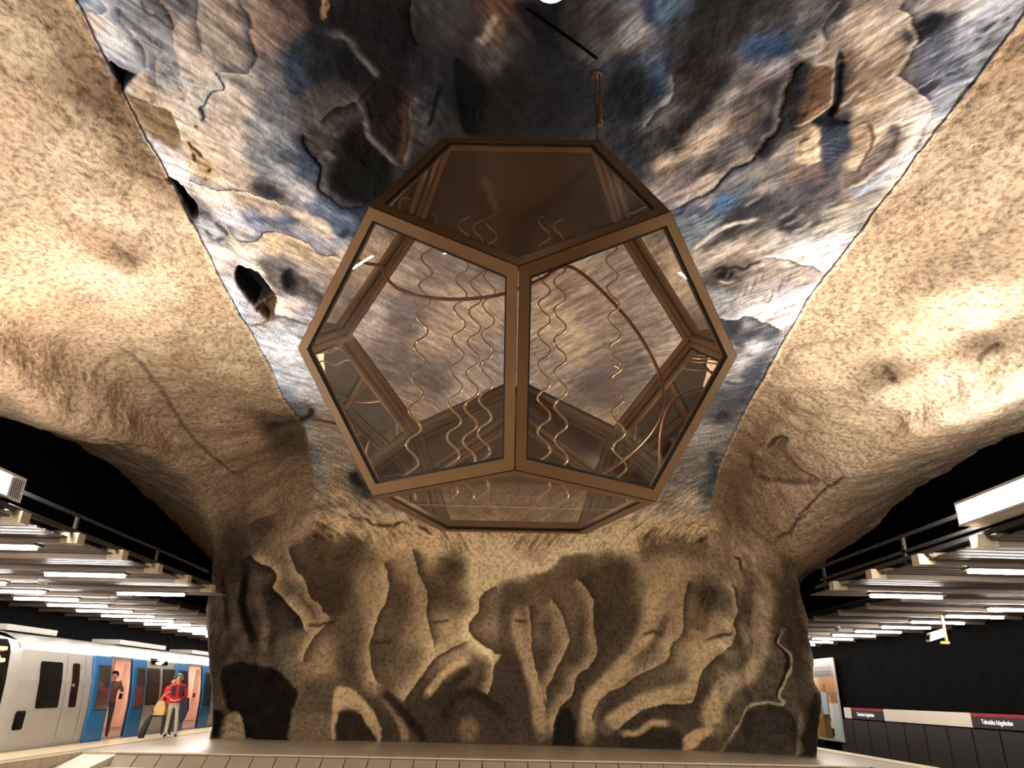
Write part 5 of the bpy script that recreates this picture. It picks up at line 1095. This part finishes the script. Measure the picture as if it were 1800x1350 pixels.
# ================================================================== the wall across the empty track
WX = 13.52
RW = bpy.data.objects['wall_right_tunnel']
M_pan = mat('dark_brown_panel', rgb(34, 25, 24), .55, noise=.08, nscale=2); M_white = mat('white_panel', rgb(240, 226, 208), .4, noise=.03, nscale=2); M_dkg = mat('dark_grey_sign', rgb(48, 43, 45), .45); M_redst = mat('red_stripe', rgb(160, 34, 48), .45); M_let = mat('white_lettering', rgb(235, 230, 222), .5, emit=(1, .95, .9, 1), strength=.15)  # lettering given a faint glow of its own
pm = MB().box((-.035, .03, -.55), (.0, 1.18, .76)).mesh('panel'); pm.materials.append(M_pan)
for k in range(26):
    o = bpy.data.objects.new('panel', pm); COL.objects.link(o); o.parent = RW; o.location = (WX, 30.6-1.21*(k+1), 0)
def band_panel(y0, y1, label):
    r = empty('wall_panel', (WX, (y0+y1)/2, .80)); tag(r, label, 'panel', 'white panels of the sign band')
    n = max(1, round((y1-y0)/2.45)); L = (y1-y0)/n
    for k in range(n): MB().box((-.05, -(y1-y0)/2+k*L+.004, 0), (0, -(y1-y0)/2+(k+1)*L-.004, .37)).build('panel_sheet', M_white, r)
    MB().box((-.03, -(y1-y0)/2, -.02), (0, (y1-y0)/2, 0)).build('rail', M_dkg, r)
band_panel(29.36, 29.95, 'short white panel next to the framed poster'); band_panel(22.02, 26.92, 'long white panel between two station name signs'); band_panel(14.6, 19.56, 'long white panel beyond the larger station name sign')
def text_mesh(s, size, name):
    c = bpy.data.curves.new(name, 'FONT'); c.body = s; c.size = size; c.extrude = .002; c.align_x = 'CENTER'; c.align_y = 'CENTER'; c.offset = size*.012
    t = bpy.data.objects.new(name, c); COL.objects.link(t); dg = bpy.context.evaluated_depsgraph_get(); me = bpy.data.meshes.new_from_object(t.evaluated_get(dg)); bpy.data.objects.remove(t); return me
def name_sign(y0, y1, label):
    r = empty('station_sign', (WX, (y0+y1)/2, .80)); tag(r, label, 'sign'); h = (y1-y0)/2
    MB().box((-.05, -h+.004, 0), (0, h-.004, .29)).build('board', M_dkg, r); MB().box((-.052, -h+.004, .29), (0, h-.004, .37)).build('stripe', M_redst, r)
    o = link('lettering', text_mesh('Tekniska högskolan', .165, 'lettering'), M_let, r); o.rotation_euler = (math.pi/2, 0, -math.pi/2); o.location = (-.054, .12, .155)
name_sign(26.92, 29.36, 'dark station name sign with a red stripe close to the framed poster'); name_sign(19.58, 22.02, 'dark station name sign with a red stripe between the two long white panels')
# framed poster
po = empty('framed_poster', (WX-.05, 31.4, .02)); tag(po, 'tall framed advertising poster on the black wall beside the rock pillar', 'poster')
PW, PH = 2.2, 2.87; NYp, NZp = 44, 72
yy = np.linspace(-PW/2, PW/2, NYp); zz = np.linspace(0, PH, NZp); GY, GZ = np.meshgrid(yy, zz, indexing='ij')
a = (PW/2-GY)/PW; b = 1-GZ/PH                                  # a: 0 near the viewer's right edge .. 1 left, b: 0 top .. 1 bottom
K = np.zeros(GY.shape+(3,)); 
def pr(m, c): K[m] = lin(c)
xr = 1-a                                                     # printed x from left
pr(b >= 0, (110, 92, 74)); pr(b < .22, (112, 90, 76)); pr((b > .22) & (b < .42), (178, 126, 72)); pr((b > .22) & (b < .42) & (xr > .72), (206, 168, 120)); pr((b > .30) & (b < .42) & (xr > .45) & (xr < .58), (120, 78, 44))
for q in (.10, .145, .19): pr((np.abs(b-q) < .011) & (xr > .12) & (xr < .86), (52, 44, 52))
pr((b > .42) & (b < .55) & (xr < .45), (150, 104, 70)); pr((b > .42) & (b < .75) & (xr > .45) & (xr < .68), (168, 182, 202)); pr((b > .42) & (b < .66) & (xr > .70), (214, 178, 156)); pr((np.abs(xr-.74-(b-.5)*.3) < .045) & (b > .44) & (b < .66), (70, 48, 40))
pr((b > .55) & (xr < .36), (186, 196, 200)); pr((b > .62) & (b < .88) & (xr > .66), (160, 122, 74)); pr((b > .75) & (xr > .40), (98, 76, 48)); pr((b > .75) & (xr > .70), (140, 104, 52)); pr((b > .70) & (b < .76) & (xr > .44) & (xr < .70), (60, 46, 40))
pr((((xr-.34)/.07)**2+((b-.66)/.14)**2) < 1, (226, 208, 186)); pr((xr > .30) & (xr < .44) & (b > .78) & (b < .86), (222, 196, 160)); pr((xr > .32) & (xr < .44) & (b > .86) & (b < .97), (52, 38, 34)); pr((((xr-.33)/.05)**2+((b-.50)/.05)**2) < 1, (196, 140, 108))
idx = np.arange(NYp*NZp).reshape(NYp, NZp); qf = np.stack([idx[:-1, :-1], idx[:-1, 1:], idx[1:, 1:], idx[1:, :-1]], -1).reshape(-1, 4)
pme = mesh_of('print', np.stack([np.zeros(GY.size), GY.ravel(), GZ.ravel()], -1), [tuple(map(int, q)) for q in qf])
ca = pme.attributes.new('paint', 'FLOAT_COLOR', 'POINT'); ca.data.foreach_set('color', np.concatenate([K.reshape(-1, 3), np.ones((GY.size, 1))], 1).astype(np.float32).ravel())
mp_ = bpy.data.materials.new('poster_print'); mp_.use_nodes = True; n_ = mp_.node_tree.nodes.new('ShaderNodeAttribute'); n_.attribute_name = 'paint'; mp_.node_tree.links.new(n_.outputs['Color'], mp_.node_tree.nodes['Principled BSDF'].inputs['Base Color']); mp_.node_tree.nodes['Principled BSDF'].inputs['Roughness'].default_value = .3
o = link('print', pme, mp_, po); o.location = (-.012, 0, 0)
M_frame = mat('pale_metal_frame', rgb(190, 176, 160), .4, .3)
fb = MB(); e = .07
fb.box((-.03, -PW/2-e, -e), (.03, PW/2+e, 0)).box((-.03, -PW/2-e, PH), (.03, PW/2+e, PH+e)).box((-.03, -PW/2-e, 0), (.03, -PW/2, PH)).box((-.03, PW/2, 0), (.03, PW/2+e, PH)); fb.build('frame', M_frame, po)
MB().box((.0, -PW/2, 0), (.04, PW/2, PH)).build('backing', M_dkg, po)

# ================================================================== small fittings
cc = empty('security_camera', (11.1, 18.5, 3.40)); tag(cc, 'white box security camera on a brass bracket under the slatted ceiling', 'camera')
M_brass = mat('brass_bracket', rgb(206, 150, 80), .4, .5)
MB().box((-.03, -.03, -.62), (.03, .03, .0)).box((-.16, -.03, -.66), (.06, .03, -.60)).build('bracket', M_brass, cc)
bx = MB().prism([(-.46, -.09, -.62), (-.06, -.09, -.50), (-.0, -.09, -.30), (-.40, -.09, -.42)], (0, .18, 0)); bx.build('camera_body', mat('white_camera', rgb(240, 232, 222), .4), cc)
MB().tube([(-.40, 0, -.52), (-.46, 0, -.54)], .06, 10).build('lens', M_tg, cc)
for (x, y, lb) in ((-9.23, 15.6, 'small white dome camera under the slatted ceiling near the train cab'), (-9.15, 18.5, 'small white dome camera under the slatted ceiling near the first train doors'), (10.0, 21.9, 'small white dome camera under the slatted ceiling beside the rock pillar')):
    r = empty('dome_camera', (x, y, SZ)); tag(r, lb, 'camera')
    MB().tube([(0, 0, .0), (0, 0, -.05)], .09, 12).build('base', M_lampbody, r); MB().tube([(0, 0, -.05), (0, 0, -.09), (0, 0, -.12), (0, 0, -.135)], [.08, .075, .05, .02], 12).build('dome', mat('smoked_dome', rgb(120, 110, 100), .2), r, True)
lz = vault_z(.33, 4.15)
pl_ = empty('pendant_lamp', (.33, 4.12, lz+.06)); tag(pl_, 'round white pendant lamp under the dark middle of the painted vault', 'lamp')
MB().tube([(0, 0, .02), (0, 0, -.30)], .012, 6).build('stem', M_rust, pl_)
MB().tube([(0, 0, -.26), (0, 0, -.30)], .05, 12).build('cap', M_rust, pl_)
MB().tube([(0, 0, -.30-.16*(1-math.cos(t))) for t in np.linspace(.25, math.pi, 9)], [.16*math.sin(t)+.004 for t in np.linspace(.25, math.pi, 9)], 16).build('globe', mat('white_globe', rgb(236, 214, 200), .4, emit=(1, .86, .76, 1), strength=.5), pl_, True)
pts = []
for t in np.linspace(0, 1, 16):
    p = on(925+125*t, 30+90*t, 2, 7.0); pts.append((p[0], p[1], vault_z(p[0], p[1])-.02))
tag(MB().tube(pts, .014, 6).build('cable', mat('black_cable', rgb(8, 7, 7), 1.0, spec=0.0)), 'thin black cable running across the painted vault to the hanger', 'cable')
